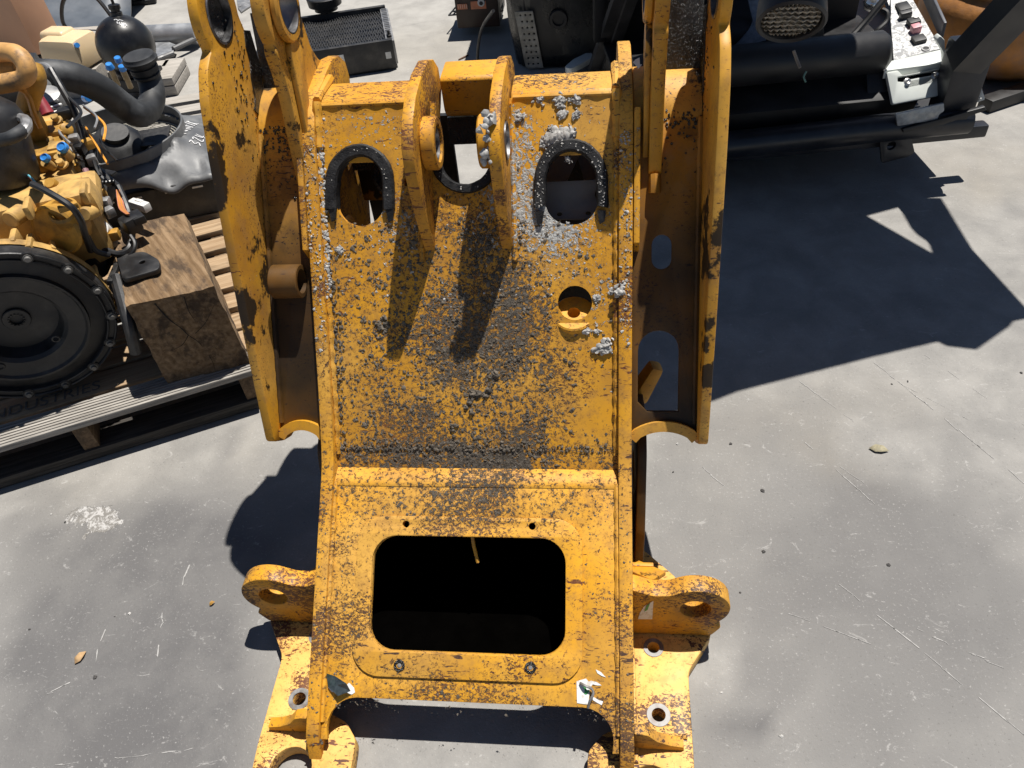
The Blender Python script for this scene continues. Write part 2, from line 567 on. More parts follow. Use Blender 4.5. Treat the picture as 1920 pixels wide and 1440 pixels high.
# scratches dragged across the slab: thin broken scuff strips lying on it
M_scr = simple('chalky_scuff', (.34, .333, .32), .9, var=.25, scale=80)
for (ax, ay, bx, by, wd, a) in ((1640, 680, 1920, 905, .0016, .95), (1500, 715, 1600, 790, .0012, .6), (1735, 665, 1925, 800, .0012, .6), (1510, 830, 1640, 945, .0014, .75), (1575, 1095, 1930, 1385, .0016, .9), (1560, 865, 1620, 905, .001, .5), (1305, 865, 1380, 930, .0016, .6), (1690, 720, 1900, 830, .001, .3),
                                (1720, 1180, 1900, 1260, .0014, .25), (355, 1060, 320, 1140, .003, .5), (305, 1150, 295, 1230, .0022, .35), (90, 1300, 130, 1280, .002, .4), (60, 1440, 360, 1405, .0012, .25), (560, 90, 800, 40, .002, .4), (1480, 1150, 1640, 1210, .001, .3), (200, 1160, 180, 1240, .002, .25)):
    a_, b_ = at(ax, ay, .0012), at(bx, by, .0012)
    L = (b_ - a_).length
    d_ = (b_ - a_).normalized()
    sd_ = Vector((-d_.y, d_.x, 0))
    sb = MB()
    t = 0.0
    while t < L:
        ln = random.uniform(.006, .05) * (.4 + a)
        if random.random() < .35 + .5 * a:
            w1, w2_ = wd * random.uniform(.2, .85), wd * random.uniform(.2, .85)
            o1 = a_ + d_ * t + sd_ * random.gauss(0, wd * .8)
            o2 = a_ + d_ * min(L, t + ln) + sd_ * random.gauss(0, wd * .8)
            sb.add([o1 - d_ * .003, o1 + sd_ * w1, o2 + sd_ * w2_, o2 + d_ * .003, o2 - sd_ * w2_, o1 - sd_ * w1], [(0, 5, 4, 3, 2, 1)])
        t += ln * random.uniform(.7, 1.3)
    if sb.v: tag(sb.build('scuff_mark', M_scr, GROUND, 0), kind='stuff')

# ------------------------------------------------------------------ the loader frame
UPS = Slope((1.078, .444), (1.423, .952))            # along the rear edges of the side plates, upper run
LOS = Slope((.619, .113), (1.033, .410))             # lower run
BP = Slope((1.078, .444), (1.423, .952), -.016)      # face of the sloping back plate
LP = Slope((.619, .113), (1.033, .410), -.012)       # face of the lower panel
BW = .3375                                           # half width over the side plates
ST = .028                                            # side plate thickness
FB = [((.03, 1.19, .59), .32, (1.3, 1, 1), .27), ((-.05, 1.12, .50), .40, (.9, 1, 1), .10), ((.05, 1.32, .75), .15, (1, 1, 1), .36), ((0, 1.055, .42), .085, (.13, 1, 1), .42), ((.09, 1.30, .73), .16, (1.2, 1, 1), .10), ((.27, 1.18, .56), .20, (1.4, .8, .8), -.34), ((-.15, 1.46, .98), .20, (.8, 1, 1), -.3), ((.2, 1.46, .98), .2, (.8, 1, 1), -.25)]
CB = [((.12, 1.38, .86), .17, (1, 1, 1), .95), ((.22, 1.36, .82), .14, (1, 1, 1), .7), ((.08, 1.47, .97), .13, (1, 1, 1), .6), ((-.14, 1.37, .83), .12, (1, 1, 1), .65), ((.0, 1.5, 1.03), .3, (.5, 1, 1), .28), ((-.22, 1.49, 1.0), .1, (1, 1, 1), .35), ((.27, 1.25, .7), .14, (2, 1, 1), .5)]
P_back = frame_paint('paint_back_plate', chip=.85, mud=.47, cement=.02, grime=.45, blobs=FB, cblobs=CB)
P_low = frame_paint('paint_lower_panel', chip=.95, mud=.24, cement=.0, grime=.35, blobs=[((0, 1.02, .385), .13, (.16, 1, 1), .42), ((-.26, .8, .25), .4, (1, 1, 1), .15), ((0, .67, .13), .1, (.3, 1, 1), .25)], base=(.70, .335, .016))
P_side = frame_paint('paint_side_plate', chip=1.25, mud=.36, cement=.05, grime=.4, cblobs=[((-.33, 1.45, .95), .25, (1, 1, 1), .4), ((.33, 1.42, .9), .32, (1, 1, 1), .45)], blobs=[((-.33, 1.0, .5), .5, (1, 1, 1), .1)])
P_tow = frame_paint('paint_tower', chip=.6, mud=.10, cement=.03, grime=.7, base=(.56, .27, .018), oil=.42)
P_web = frame_paint('paint_oily_web_and_shade', chip=.6, mud=.1, cement=.0, grime=.95, oil=.8, oilz=(.74, .98), base=(.42, .18, .013))
P_tube = frame_paint('paint_pivot_tube', chip=.7, mud=.12, cement=.04, grime=.8, base=(.58, .28, .018), oil=.45)
P_top = frame_paint('paint_top_beam', chip=1.0, mud=.05, cement=.18, grime=.3, cblobs=[((.2, 1.5, 1.04), .16, (1, 1, 1), .3)])
P_lug = frame_paint('paint_lug', chip=1.2, mud=.26, cement=.05, grime=.65)
P_base = frame_paint('paint_base_plate', chip=1.35, mud=.20, cement=.0, grime=.2, base=(.74, .44, .115))  # paler base colour, sun glare on the plates put into the paint
P_in = frame_paint('paint_inside', chip=.5, mud=.1, cement=.0, grime=.8, oil=.8, base=(.16, .07, .012))  # darkened copy of the paint, puts the interior's shade into colour
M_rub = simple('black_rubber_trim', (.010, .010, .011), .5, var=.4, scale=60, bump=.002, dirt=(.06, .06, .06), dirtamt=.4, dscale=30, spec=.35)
M_rubc = simple('rubber_trim_caked', (.012, .012, .012), .5, var=.4, scale=60, bump=.003, dirt=(.30, .295, .28), dirtamt=.8, dscale=60, spec=.35)
M_mud = simple('dried_mud', (.105, .088, .068), .95, var=.5, scale=90)
M_cem = simple('cement_crust', (.36, .352, .335), .95, var=.35, scale=110)
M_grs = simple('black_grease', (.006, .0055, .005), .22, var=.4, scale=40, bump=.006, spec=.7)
M_steel = simple('bare_steel', (.20, .195, .19), .5, .35, var=.3, scale=60, dirt=(.10, .06, .04), dirtamt=.5, dscale=40)
M_bore = simple('worn_bore', (.33, .33, .34), .38, 1, var=.25, scale=30, dirt=(.01, .009, .008), dirtamt=.9, dscale=14)

FR = empty('loader_frame', (0, .9, 0), 0, 'large yellow loader front frame, rusty and splattered with mud and cement, standing on concrete', 'machine frame')

# side plates
side_prof = [(.575, .046), (.60, .098), (.619, .113), (.80, .243), (.98, .372), (1.033, .410), (1.055, .428), (1.078, .455), (1.15, .552), (1.30, .771), (1.423, .952), (1.46, 1.005), (1.492, 1.036), (1.545, 1.051), (1.618, 1.064), (1.677, 1.068), (1.725, 1.056), (1.76, 1.028), (1.765, .99), (1.72, .90), (1.70, .70), (1.52, .40), (1.30, .16), (1.22, .10), (.90, .046)]
for sx in (-1, 1):
    xa, xb = sx * (BW - ST), sx * BW
    sag('side_plate', side_prof, [circ(1.50, .70, .07), circ(1.25, .30, .06)], xa, xb, P_side, FR, .003)
    # outer wear flange welded along the upper rear edge
    fl = [BP.pt(0, v_, .018).yz for v_ in (.44, .50, .60, .70)] + [BP.pt(0, v_, -.05).yz for v_ in (.70, .5, .40)]
    sag('edge_flange', [tuple(q) for q in fl], [], sx * (BW + .0015), sx * (BW + .014), P_side, FR, .003)
    # weld seam between side plate and back plate
    wb = MB()
    wp = []
    for i in range(90):
        p = BP.pt(sx * (BW - ST - .004), -.005 + .735 * i / 89, .002)
        wp.append(p + Vector((random.uniform(-.001, .001), 0, random.uniform(-.0008, .0008))))
    wb.tube(wp, lambda t: .0065 + .0012 * math.sin(t * 420), 7)
    wp = [LP.pt(sx * (BW - ST - .003), .005 + .50 * i / 60, .001) for i in range(61)]
    wb.tube(wp, lambda t: .006 + .001 * math.sin(t * 300), 7)
    wb.build('weld_bead', P_side, FR)

# sloping back plate with its openings
def bp(px, py): return BP.uv(px, py)
vb = (Vector((0, 1.041, .409)) - BP.a).dot(BP.t)
vt = bp(870, 189)[1]
inn = BW - ST - .001
def ubore(cx, top, cy, half, side_y, bot):     # horseshoe opening read off in pixels
    pts = []
    for i in range(17):
        a = math.pi * i / 16
        pts.append(bp(cx + half * math.cos(a), cy - (cy - top) * math.sin(a)))
    pts.append(bp(cx - half, side_y))
    for i in range(1, 16):
        a = math.pi + math.pi * i / 16
        pts.append(bp(cx + (half - 4) * math.cos(a), side_y - (bot - side_y) * math.sin(a)))
    pts.append(bp(cx + half, side_y))
    return pts
UL = ubore(676, 282, 342, 50, 380, 425)
UR = ubore(1071, 273, 340, 54, 380, 423)
mid_half = .062
vmb = bp(865, 296)[1]
outer = [(-inn, vb), (inn, vb), (inn, vt), (mid_half, vt), (mid_half, vmb)]
outer += circ(0, vmb, mid_half, 14, 0, -180)[1:-1]
outer += [(-mid_half, vmb), (-mid_half, vt), (-inn, vt)]
rh = bp(1078, 568)
hs = bp(769, 341)
half_round = [(hs[0] - .014, hs[1] - .010), (hs[0] + .014, hs[1] - .010), (hs[0] + .014, hs[1] + .002)] + circ(hs[0], hs[1] + .002, .014, 10, 0, 180)[1:]
dr = bp(636, 886)
backp = plate('back_plate', outer, [UL, UR, circ(*rh, .037), half_round, circ(dr[0], dr[1], .011, 14)], .016, BP.a, X, BP.t, P_back, FR, .0015, -1)
# black rubber edge trims
def trim(path, wd, mat, name='edge_trim', h=.010):
    prof = [(-wd, -.02), (-wd, h * .6), (-wd * .7, h), (wd * .7, h), (wd, h * .6), (wd, -.02)]
    b = MB()
    P = smooth_path([BP.pt(u, v_, .001) for (u, v_) in path], 4)
    P = [p + Vector((random.uniform(-.0006, .0006), 0, random.uniform(-.0006, .0006))) for p in P]
    b.sweep(P, prof, BP.n)
    return b.build(name, mat, FR, 40)
def upath(cx, top, cy, half, yend):
    pts = [bp(cx - half - 1, yend), bp(cx - half - 1, (yend + cy) / 2)]
    pts += [bp(cx + half * math.cos(R(a)), cy - (cy - top) * math.sin(R(a))) for a in range(180, -1, -18)]
    return pts + [bp(cx + half + 1, (yend + cy) / 2), bp(cx + half + 1, yend)]
trim(upath(676, 282, 342, 53, 392), .0125, M_rub)
tr_r = upath(1071, 272, 340, 58, 388)
trim(tr_r, .0120, M_rub)
mt = [(-mid_half, vt - .03), (-mid_half, vmb + .02)] + circ(0, vmb, mid_half, 9, -180, 0) + [(mid_half, vmb + .02), (mid_half, vmb + .045)]
trim(mt, .0095, M_rub)
# torn trim ends
for (px, py) in ((626, 404), (733, 405), (1012, 410), (1128, 408)):
    p = bp(px, py)
    b = MB()
    b.add([BP.pt(p[0] - .009, p[1] + .014, .002), BP.pt(p[0] + .009, p[1] + .014, .004), BP.pt(p[0] + .006, p[1] - .008, .003), BP.pt(p[0] - .004, p[1] - .013, .002),
           BP.pt(p[0] - .009, p[1] + .014, .008), BP.pt(p[0] + .009, p[1] + .014, .010), BP.pt(p[0] + .006, p[1] - .008, .008), BP.pt(p[0] - .004, p[1] - .013, .006)],
          [(0, 1, 2, 3), (7, 6, 5, 4), (0, 4, 5, 1), (1, 5, 6, 2), (2, 6, 7, 3), (3, 7, 4, 0)])
    b.build('trim_end', M_rub, FR)

# beam across the top: two folded boxes beside the lugs, a round-edged tube between them
pf = BP.pt(0, vt)
for sx in (-1, 1):
    prof = rounded([(pf.y - .002, pf.z), (pf.y + .010, pf.z + .0085), (pf.y + .100, pf.z + .010), (pf.y + .125, pf.z - .02), (pf.y + .125, pf.z - .10), (pf.y - .055, pf.z - .10)], [.004, .003, .02, .03, .01, .004])
    sag('top_beam', prof, [], sx * .0955, sx * (BW - ST - .001), P_top, FR, .003)
    b = MB()
    for x0, x1 in ((.0955, .104), (BW - ST - .012, BW - ST - .001)):
        pass
    b.tube([(sx * (BW - ST - .005), pf.y + .004 + .11 * i / 20, pf.z + .012) for i in range(21)], lambda t: .009 + .0012 * math.sin(t * 120), 7)
    b.tube([(sx * (BW - ST - .005), pf.y + .002 - .05 * i / 12, pf.z + .010 - .075 * i / 12) for i in range(13)], lambda t: .009 + .0012 * math.sin(t * 90), 7)
    b.tube([(sx * (.10 + .205 * i / 30), pf.y + .001, pf.z + .002) for i in range(31)], lambda t: .005 + .0008 * math.sin(t * 160), 7)
    b.build('weld_bead', P_top, FR)
c0 = at(868, 146, 1.045)
prof = rounded([(c0.y, c0.z - .075), (c0.y - .002, c0.z - .004), (c0.y + .006, c0.z + .002), (c0.y + .09, c0.z + .004), (c0.y + .11, c0.z - .02), (c0.y + .11, c0.z - .10), (c0.y + .03, c0.z - .10)], [.015, .004, .004, .02, .03, .02, .03])
sag('torque_tube', prof, [], -.0625, .0625, P_top, FR, .003)
# dark rear wall of the pocket below the tube
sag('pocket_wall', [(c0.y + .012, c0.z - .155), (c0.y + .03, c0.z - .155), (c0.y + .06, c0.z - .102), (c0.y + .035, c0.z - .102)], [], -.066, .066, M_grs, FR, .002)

# two tilt lugs with inward bosses
lug_prof = [(1.345, .768), (1.332, .80), (1.312, .87), (1.298, .94), (1.292, .995), (1.303, 1.04), (1.335, 1.075), (1.39, 1.098), (1.47, 1.108), (1.55, 1.103), (1.60, 1.085), (1.635, 1.055), (1.64, 1.01), (1.60, .98), (1.50, .93), (1.44, .88)]
bc = (1.395, 1.002)
for sx in (-1, 1):
    lg = sag('tilt_lug', lug_prof, [circ(*bc, .0365, 24)], sx * .0695, sx * .0925, P_lug, FR, .003)
    b = MB()
    b.ring((sx * .0695, bc[0], bc[1]), (-sx, 0, 0), .051, .0365, .029, 36, .003)
    b.build('boss', P_lug, lg)
    b = MB()
    b.ring((sx * .0955, bc[0], bc[1]), (-sx, 0, 0), .0362, .033, .050, 32, .0008)
    b.build('bushing', M_bore, lg)
    b = MB()
    wp = [BP.pt(sx * .098, v_, .003) for v_ in [.41 + i * .0088 for i in range(36)]]
    b.tube(wp, lambda t: .006 + .001 * math.sin(t * 190), 7)
    b.build('weld_bead', P_back, FR)

# lower panel with the big rounded opening
def lp(px, py): return LP.uv(px, py)
q0, q1 = lp(697, 1110)[0], lp(1060, 1110)[0]
cxo = (q0 + q1) / 2
ov0, ov1 = lp(880, 1225)[1], lp(880, 1007)[1]
ow = (q1 - q0) / 2
vl = lp(870, 1317)[1]
vtop = (Vector((0, 1.036, .404)) - LP.a).dot(LP.t)
legw = .235
lo_out = [(-inn, vtop), (-inn, vl - .085), (-inn + .014, vl - .085)] + [(-legw - .062 + .062 * (1 - math.cos(R(a))) , vl - .062 + .062 * math.sin(R(a))) for a in range(0, 91, 15)]
lo_out += [(-x_, y_) for (x_, y_) in reversed(lo_out)]
opening = rrect(cxo - ow, ov0, cxo + ow, ov1, .052, 8)
bh = [lp(762, 983), lp(998, 987), lp(750, 1247), lp(995, 1251)]
lpan = plate('lower_panel', lo_out, [opening] + [circ(*h, .0075, 14) for h in bh[:2]], .014, LP.a, X, LP.t, P_low, FR, .0015, -1)
# folded strip joining the two plates
b = MB()
prof = [BP.pt(0, vb + .010, -.0005), BP.pt(0, vb - .001, .0015)]
pA, pB = BP.pt(0, vb + .012, .0012), LP.pt(0, vtop - .014, .0012)
pm = Vector((0, 1.037, .4035)) + (BP.n + LP.n) * .001
prof = []
for i in range(9):
    t = i / 8
    prof.append(pA * (1 - t) ** 2 + pm * 2 * t * (1 - t) + pB * t * t)
nx = 40
vs = [Vector((-inn + 2 * inn * i / nx, p.y, p.z)) for i in range(nx + 1) for p in prof]
fs = [(i * 9 + j, (i + 1) * 9 + j, (i + 1) * 9 + j + 1, i * 9 + j + 1) for i in range(nx) for j in range(8)]
b.add(vs, fs)
b.build('bend_strip', P_low, FR)
# raised seat for the cover round the opening
seat_o = rrect(cxo - ow - .036, ov0 - .052, cxo + ow + .036, ov1 + .042, .06, 8)
plate('cover_seat', seat_o, [rrect(cxo - ow - .0005, ov0 - .0005, cxo + ow + .0005, ov1 + .0005, .052, 8)] + [circ(*h, .0075, 14) for h in bh[:2]], .005, LP.pt(0, 0, .0008), X, LP.t, P_low, FR, .0014, 1)
for h in bh[2:]:
    b = MB()
    b.ring(LP.pt(h[0], h[1], .0052), LP.n, .012, .0065, .003, 20, .001)
    w_ = b.build('washer', M_grs, FR)
    b = MB()
    b.cyl(LP.pt(h[0], h[1], -.004), LP.pt(h[0], h[1], .0068), .0048, n=10, bev=.001)
    b.build('bolt', M_steel, FR)

b = MB()
b.tube([LP.pt(lp(882, 1008)[0], ov1 + .006, -.02), LP.pt(lp(884, 1030)[0], ov1 - .02, -.032), LP.pt(lp(890, 1062)[0], ov1 - .055, -.045)], .004, 8, sub=3)
b.build('hanging_rod', P_tow, FR)
# torn paper labels
M_lab = NT('torn_paper_label')
gcol = M_lab.mix(M_lab.step(M_lab.noise(M_lab.obj, 70, 3), .56, .6), (.72, .72, .70), (.60, .56, .50))
M_lab.set(Base_Color=gcol, Roughness=.6)
WHT_D = simple('white_decal', (.70, .70, .68), .5, var=.08)
M_grn = simple('green_print', (.06, .32, .09), .6, var=.2)
M_dkl = simple('dark_label_film', (.035, .045, .05), .3, var=.5, scale=60, dirt=(.03, .10, .05), dirtamt=.7)
def decal(pts, mat, name, h, parent=FR, S=LP):
    k = len(pts)
    vs = [S.pt(*S.uv(*p), h) for p in pts] + [S.pt(*S.uv(*p), h + .0006) for p in pts]
    fs = [tuple(range(k, 2 * k)), tuple(reversed(range(k)))] + [(i, (i + 1) % k, k + (i + 1) % k, k + i) for i in range(k)]
    b = MB()
    b.add(vs, fs)
    return b.build(name, mat, parent, 0)
lb = decal([(1081, 1277), (1092, 1274), (1099, 1272), (1104, 1278), (1108, 1276), (1112, 1282), (1106, 1290), (1105, 1302), (1103, 1321), (1082, 1318)], M_lab.m, 'paper_label', .0008)
decal([(1108, 1276), (1120, 1279), (1128, 1285), (1120, 1285), (1112, 1283)], M_lab.m, 'label_scrap', .0008, lb)
decal([(1112, 1306), (1122, 1312), (1131, 1315), (1128, 1322), (1119, 1317), (1111, 1312)], M_lab.m, 'label_scrap', .0008, lb)
decal([(1117, 1255), (1127, 1260), (1136, 1270), (1128, 1267), (1120, 1262)], M_lab.m, 'label_scrap', .0008, lb)
# green check-like mark printed on the label
decal([(1095, 1300), (1098, 1288), (1101, 1295), (1105, 1292), (1104, 1298), (1099, 1302)], M_grn, 'green_mark', .0016, lb)
decal([(1093, 1286), (1096, 1284), (1100, 1293), (1097, 1295)], M_grn, 'green_mark', .0016, lb)
l2 = decal([(615, 1288), (622, 1297), (634, 1299), (646, 1297), (660, 1302), (666, 1298), (664, 1289), (655, 1280), (650, 1284), (626, 1284)], M_lab.m, 'paper_label', .0008)
# curled dark film of the left label
f0 = [LP.pt(*lp(612, 1262), .002), LP.pt(*lp(632, 1266), .012), LP.pt(*lp(655, 1278), .020), LP.pt(*lp(660, 1294), .010), LP.pt(*lp(638, 1302), .016), LP.pt(*lp(618, 1286), .008)]
b = MB()
cc = sum(f0, Vector()) / 6 + LP.n * .004
b.add(f0 + [cc] + [q - LP.n * .001 for q in f0], [(i, (i + 1) % 6, 6) for i in range(6)] + [(7 + i, 7 + (i + 1) % 6, (i + 1) % 6, i) for i in range(6)])
b.build('curled_film', M_dkl, FR)
# clip and twisted wire through the right label
b = MB()
b.tube([LP.pt(*lp(1088, 1280), .004), LP.pt(*lp(1098, 1284), .012), LP.pt(*lp(1110, 1290), .010), LP.pt(*lp(1112, 1300), .012), LP.pt(*lp(1106, 1312), .012), LP.pt(*lp(1103, 1326), .006)], .0028, 7, sub=4)
b.build('tie_wire', M_steel, FR)

# shadowed inner plates seen through the openings
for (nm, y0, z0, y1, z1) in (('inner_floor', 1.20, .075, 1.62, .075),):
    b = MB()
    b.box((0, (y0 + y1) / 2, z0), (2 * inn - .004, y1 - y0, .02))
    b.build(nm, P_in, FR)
M_gp = simple('grey_primer_plate', (.16, .15, .145), .6, var=.2, scale=12, dirt=(.20, .15, .10), dirtamt=.4)
# shelf plate visible through the right horseshoe, with bolt holes
SH = Slope((1.078, .444), (1.423, .952), -.085)
e0, e1, e2 = SH.uv(990, 412), SH.uv(1160, 412), SH.uv(1075, 338)
hh = [SH.uv(1049, 402), SH.uv(1103, 400), SH.uv(1128, 364)]
plate('valve_shelf', [(e0[0], e0[1]), (e1[0] - .01, e1[1]), (e1[0] - .01, e2[1]), (e0[0], e2[1] - .003)], [circ(*hh[0], .006, 14, ry=.004), circ(*hh[1], .006, 14, ry=.004), circ(*hh[2], .014, 18)], .012, SH.a, X, SH.t, M_gp, FR, .001)
SB = Slope((1.078, .444), (1.423, .952), -.16)
for (pa, pb, wd) in (((1030, 345), (1055, 268), .026), ((1045, 345), (1082, 268), .032), ((1110, 345), (1088, 268), .028), ((1035, 320), (1028, 285), .012)):
    ua, ub = SB.uv(*pa), SB.uv(*pb)
    b = MB()
    da = SB.pt(*ub) - SB.pt(*ua)
    b.box((SB.pt(*ua) + SB.pt(*ub)) / 2 - SB.n * random.uniform(0, .03), (wd, .012, da.length + .02), basis(da, (1, 0, 0)))
    b.build('cross_brace', M_gp, FR)
# front wall of the box, coloured black to put shade into its openings
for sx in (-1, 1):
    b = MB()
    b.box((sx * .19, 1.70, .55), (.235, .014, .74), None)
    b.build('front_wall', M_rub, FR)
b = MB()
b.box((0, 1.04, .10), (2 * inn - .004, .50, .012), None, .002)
b.build('shade_plate', simple('shade_black', (.0009, .0008, .0007), .95, spec=0), FR)  # plate added under the opening, near-black colour stands in for shade
# hose manifold inside the left horseshoe
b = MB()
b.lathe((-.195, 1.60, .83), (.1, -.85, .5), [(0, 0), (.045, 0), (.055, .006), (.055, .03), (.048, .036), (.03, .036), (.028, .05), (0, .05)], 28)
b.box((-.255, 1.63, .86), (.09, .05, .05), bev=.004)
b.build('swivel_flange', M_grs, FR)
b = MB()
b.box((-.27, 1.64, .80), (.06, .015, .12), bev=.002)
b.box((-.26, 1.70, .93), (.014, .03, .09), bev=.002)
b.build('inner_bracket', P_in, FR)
# boss behind the round hole
hb = BP.pt(rh[0] - .003, rh[1] - .055, -.055)
b = MB()
b.ring(hb, (0, -.25, 1), .045, .0135, .05, 30, .003)
b.build('inner_boss', P_low, FR)

# ------------------------------------------------------------------ lift-arm towers on both sides
TC = .0165                                           # tower centre line
tow_rear = [(1.085, .470), (1.128, .60), (1.177, .745), (1.232, .895), (1.287, 1.04), (1.330, 1.132), (1.366, 1.176), (1.392, 1.190)]
ec = (1.484, 1.232)
tow_prof = tow_rear + circ(*ec, .086, 18, 206, -20) + [(1.575, 1.165), (1.60, 1.09), (1.56, .95), (1.45, .70), (1.30, .47), (1.19, .40), (1.13, .425)]
tow_prof = rounded(tow_prof, .012, 3)
assert len(tow_prof) > 20
WEB = Slope((1.125, .462), (1.50, 1.015))
wb_top = .655
TR = .105                                             # round pivot tube carried between body and tower plate
tcen = WEB.pt(0, .655, -TR + .001)
for sx in (-1, 1):
    def tx(a): return TC + sx * a
    op = sag('tower_plate', tow_prof, [circ(*ec, .052, 28)], tx(.4575), tx(.4775), P_tow, FR, .003)
    b = MB()
    b.ring((tx(.4775), ec[0], ec[1]), (-sx, 0, 0), .0525, .047, .0215, 34, .001)
    b.build('bushing', M_bore, op)
    b = MB()
    b.lathe((tx(.4765), ec[0], ec[1]), (sx, 0, 0), [(0, -.006), (.046, -.006), (.0465, 0), (0, 0)], 28)
    b.build('bore_dark_disc', M_grs, op)  # black disc added so the bore looks dark inside
    # web between body and outer plate
    xa, xb = BW + .001, .4565
    if sx > 0: x0, x1 = BW + .001, tx(.4565)
    else: x0, x1 = tx(.4565), -BW - .001
    arc = []
    for i in range(13):
        t = i / 12
        arc.append((x0 + (x1 - x0) * t, -.008 + .028 * math.sin(math.pi * t) ** .6))
    wo_ = arc + [(x1, wb_top), (x0, wb_top)]
    holes = []
    if sx > 0:
        s0, s1 = WEB.uv(1222, 475), WEB.uv(1260, 475)
        sr = (s1[0] - s0[0]) / 2
        sc_ = ((s0[0] + s1[0]) / 2)
        va, vb_ = WEB.uv(1240, 505)[1] + sr, WEB.uv(1240, 440)[1] - sr
        holes.append(circ(sc_, vb_, sr, 10, 0, 180) + circ(sc_, va, sr, 10, 180, 360))
        s0, s1 = WEB.uv(1196, 700), WEB.uv(1273, 700)
        sr = (s1[0] - s0[0]) / 2
        sc_ = (s0[0] + s1[0]) / 2
        va, vb_ = WEB.uv(1235, 772)[1], WEB.uv(1235, 620)[1] - sr
        holes.append(circ(sc_, vb_, sr, 12, 0, 180) + [(sc_ - sr, va + .02), (sc_ - sr + .02, va), (sc_ + sr, va)])
    else:
        p = WEB.uv(568, 520)
        p2 = WEB.uv(535, 385)
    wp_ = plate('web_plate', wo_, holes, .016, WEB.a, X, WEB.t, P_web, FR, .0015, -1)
    b = MB()
    b.sweep([WEB.pt(u, v_ - .004, 0) for (u, v_) in arc], [(-.010, -.03), (.012, -.03), (.012, .010), (-.010, .012)], WEB.n)
    b.build('web_lip', P_tube, wp_)
    if sx < 0:
        b = MB()
        pc = WEB.pt(*WEB.uv(528, 527), .028)
        b.ring((-BW - .020, pc.y, pc.z), (-1, 0, 0), .036, .026, .062, 30, .002)
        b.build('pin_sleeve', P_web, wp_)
    b = MB()
    nn2 = 40
    b.lathe((x0 + .0005, tcen.y, tcen.z), X, [(TR - .012, 0), (TR, 0), (TR, (x1 - x0) - .001), (TR - .012, (x1 - x0) - .001)], nn2)
    b.build('pivot_tube', P_tube, FR, 40)
    # weld between web and outer plate
    b = MB()
    b.tube([WEB.pt(tx(.4535), .02 + .62 * i / 50, .002) for i in range(51)], lambda t: .006 + .001 * math.sin(t * 200), 7)
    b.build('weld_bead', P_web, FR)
    # greasy front wall above the web
    fw = sag('tower_front_wall', [(1.572, 1.035), (1.592, 1.035), (1.632, 1.185), (1.617, 1.19)], [], tx(.362) , tx(.457), M_grs, FR, .002)
    # inner pivot ear
    ear_prof = [(1.418, .905), (1.432, .98), (1.452, 1.08), (1.452, 1.135), (1.446, 1.17)] + circ(1.528, 1.226, .086, 16, 212, -15) + [(1.624, 1.175), (1.634, 1.11), (1.66, 1.075), (1.715, 1.045), (1.715, .98), (1.55, .92), (1.45, .89)]
    ear = sag('pivot_ear', rounded(ear_prof, .01, 3), [circ(1.528, 1.226, .050, 26)], tx(.352), tx(.378), P_tow, FR, .003)
    b = MB()
    b.ring((tx(.352), 1.528, 1.226), (-sx, 0, 0), .064, .0475, .016, 34, .004)
    b.build('boss', P_tow, ear)
    b = MB()
    b.ring((tx(.3785), 1.528, 1.226), (-sx, 0, 0), .0498, .0455, .0425, 32, .001)
    b.build('bushing', M_bore, ear)
    # stiffening rib along the ear
    rp = [(1.440, .925), (1.475, .96), (1.555, 1.13), (1.545, 1.155), (1.50, 1.17), (1.49, 1.16), (1.47, 1.05)]
    sag('ear_rib', rounded(rp, .012, 3), [], tx(.3405), tx(.3515), P_tow, ear, .002)
    # sloped fillet plate from ear to body side
    b = MB()
    b.tube([(tx(.365), 1.419, .903), (tx(.365), 1.405, .892), (tx(.365), 1.395, .878)], .012, 8, sub=3)
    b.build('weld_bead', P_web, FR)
    # thick grease smeared down the inside of the outer plate
    xi = tx(.4575)
    gs_ = [(1.590, 1.165), (1.565, 1.175), (1.552, 1.15), (1.548, 1.12), (1.530, 1.095), (1.520, 1.06), (1.500, 1.035), (1.512, 1.02), (1.490, .985), (1.508, .975), (1.54, 1.0), (1.56, 1.04), (1.588, 1.09)]
    flat_s = [Vector((xi - sx * .0004, y_, z_)) for (y_, z_) in gs_]
    b = MB()
    kg = len(flat_s)
    b.add(flat_s + [p - Vector((sx * .0025, 0, 0)) for p in flat_s], [tuple(range(kg)), tuple(range(kg, 2 * kg))] + [(i, (i + 1) % kg, kg + (i + 1) % kg, kg + i) for i in range(kg)])
    b.build('grease_smear', M_grs, op, 0)
# beads of wet grease on tower plates
b = MB()
for i in range(420):
    sx = random.choice((-1, -1, 1))
    if random.random() < .5:
        yy, zz = random.gauss(1.50, .045), random.gauss(1.07, .07)
        c = (TC + sx * .4568, yy, zz)
        nn = (-sx, 0, 0)
    else:
        u = TC + sx * random.uniform(.378, .455)
        c = WEB.pt(u, wb_top - abs(random.gauss(0, .05)), .001)
        nn = WEB.n
    b.lump(c, random.uniform(.0012, .0034), nn, .5)
tag(b.build('grease_beads', M_grs, FR), kind='stuff')

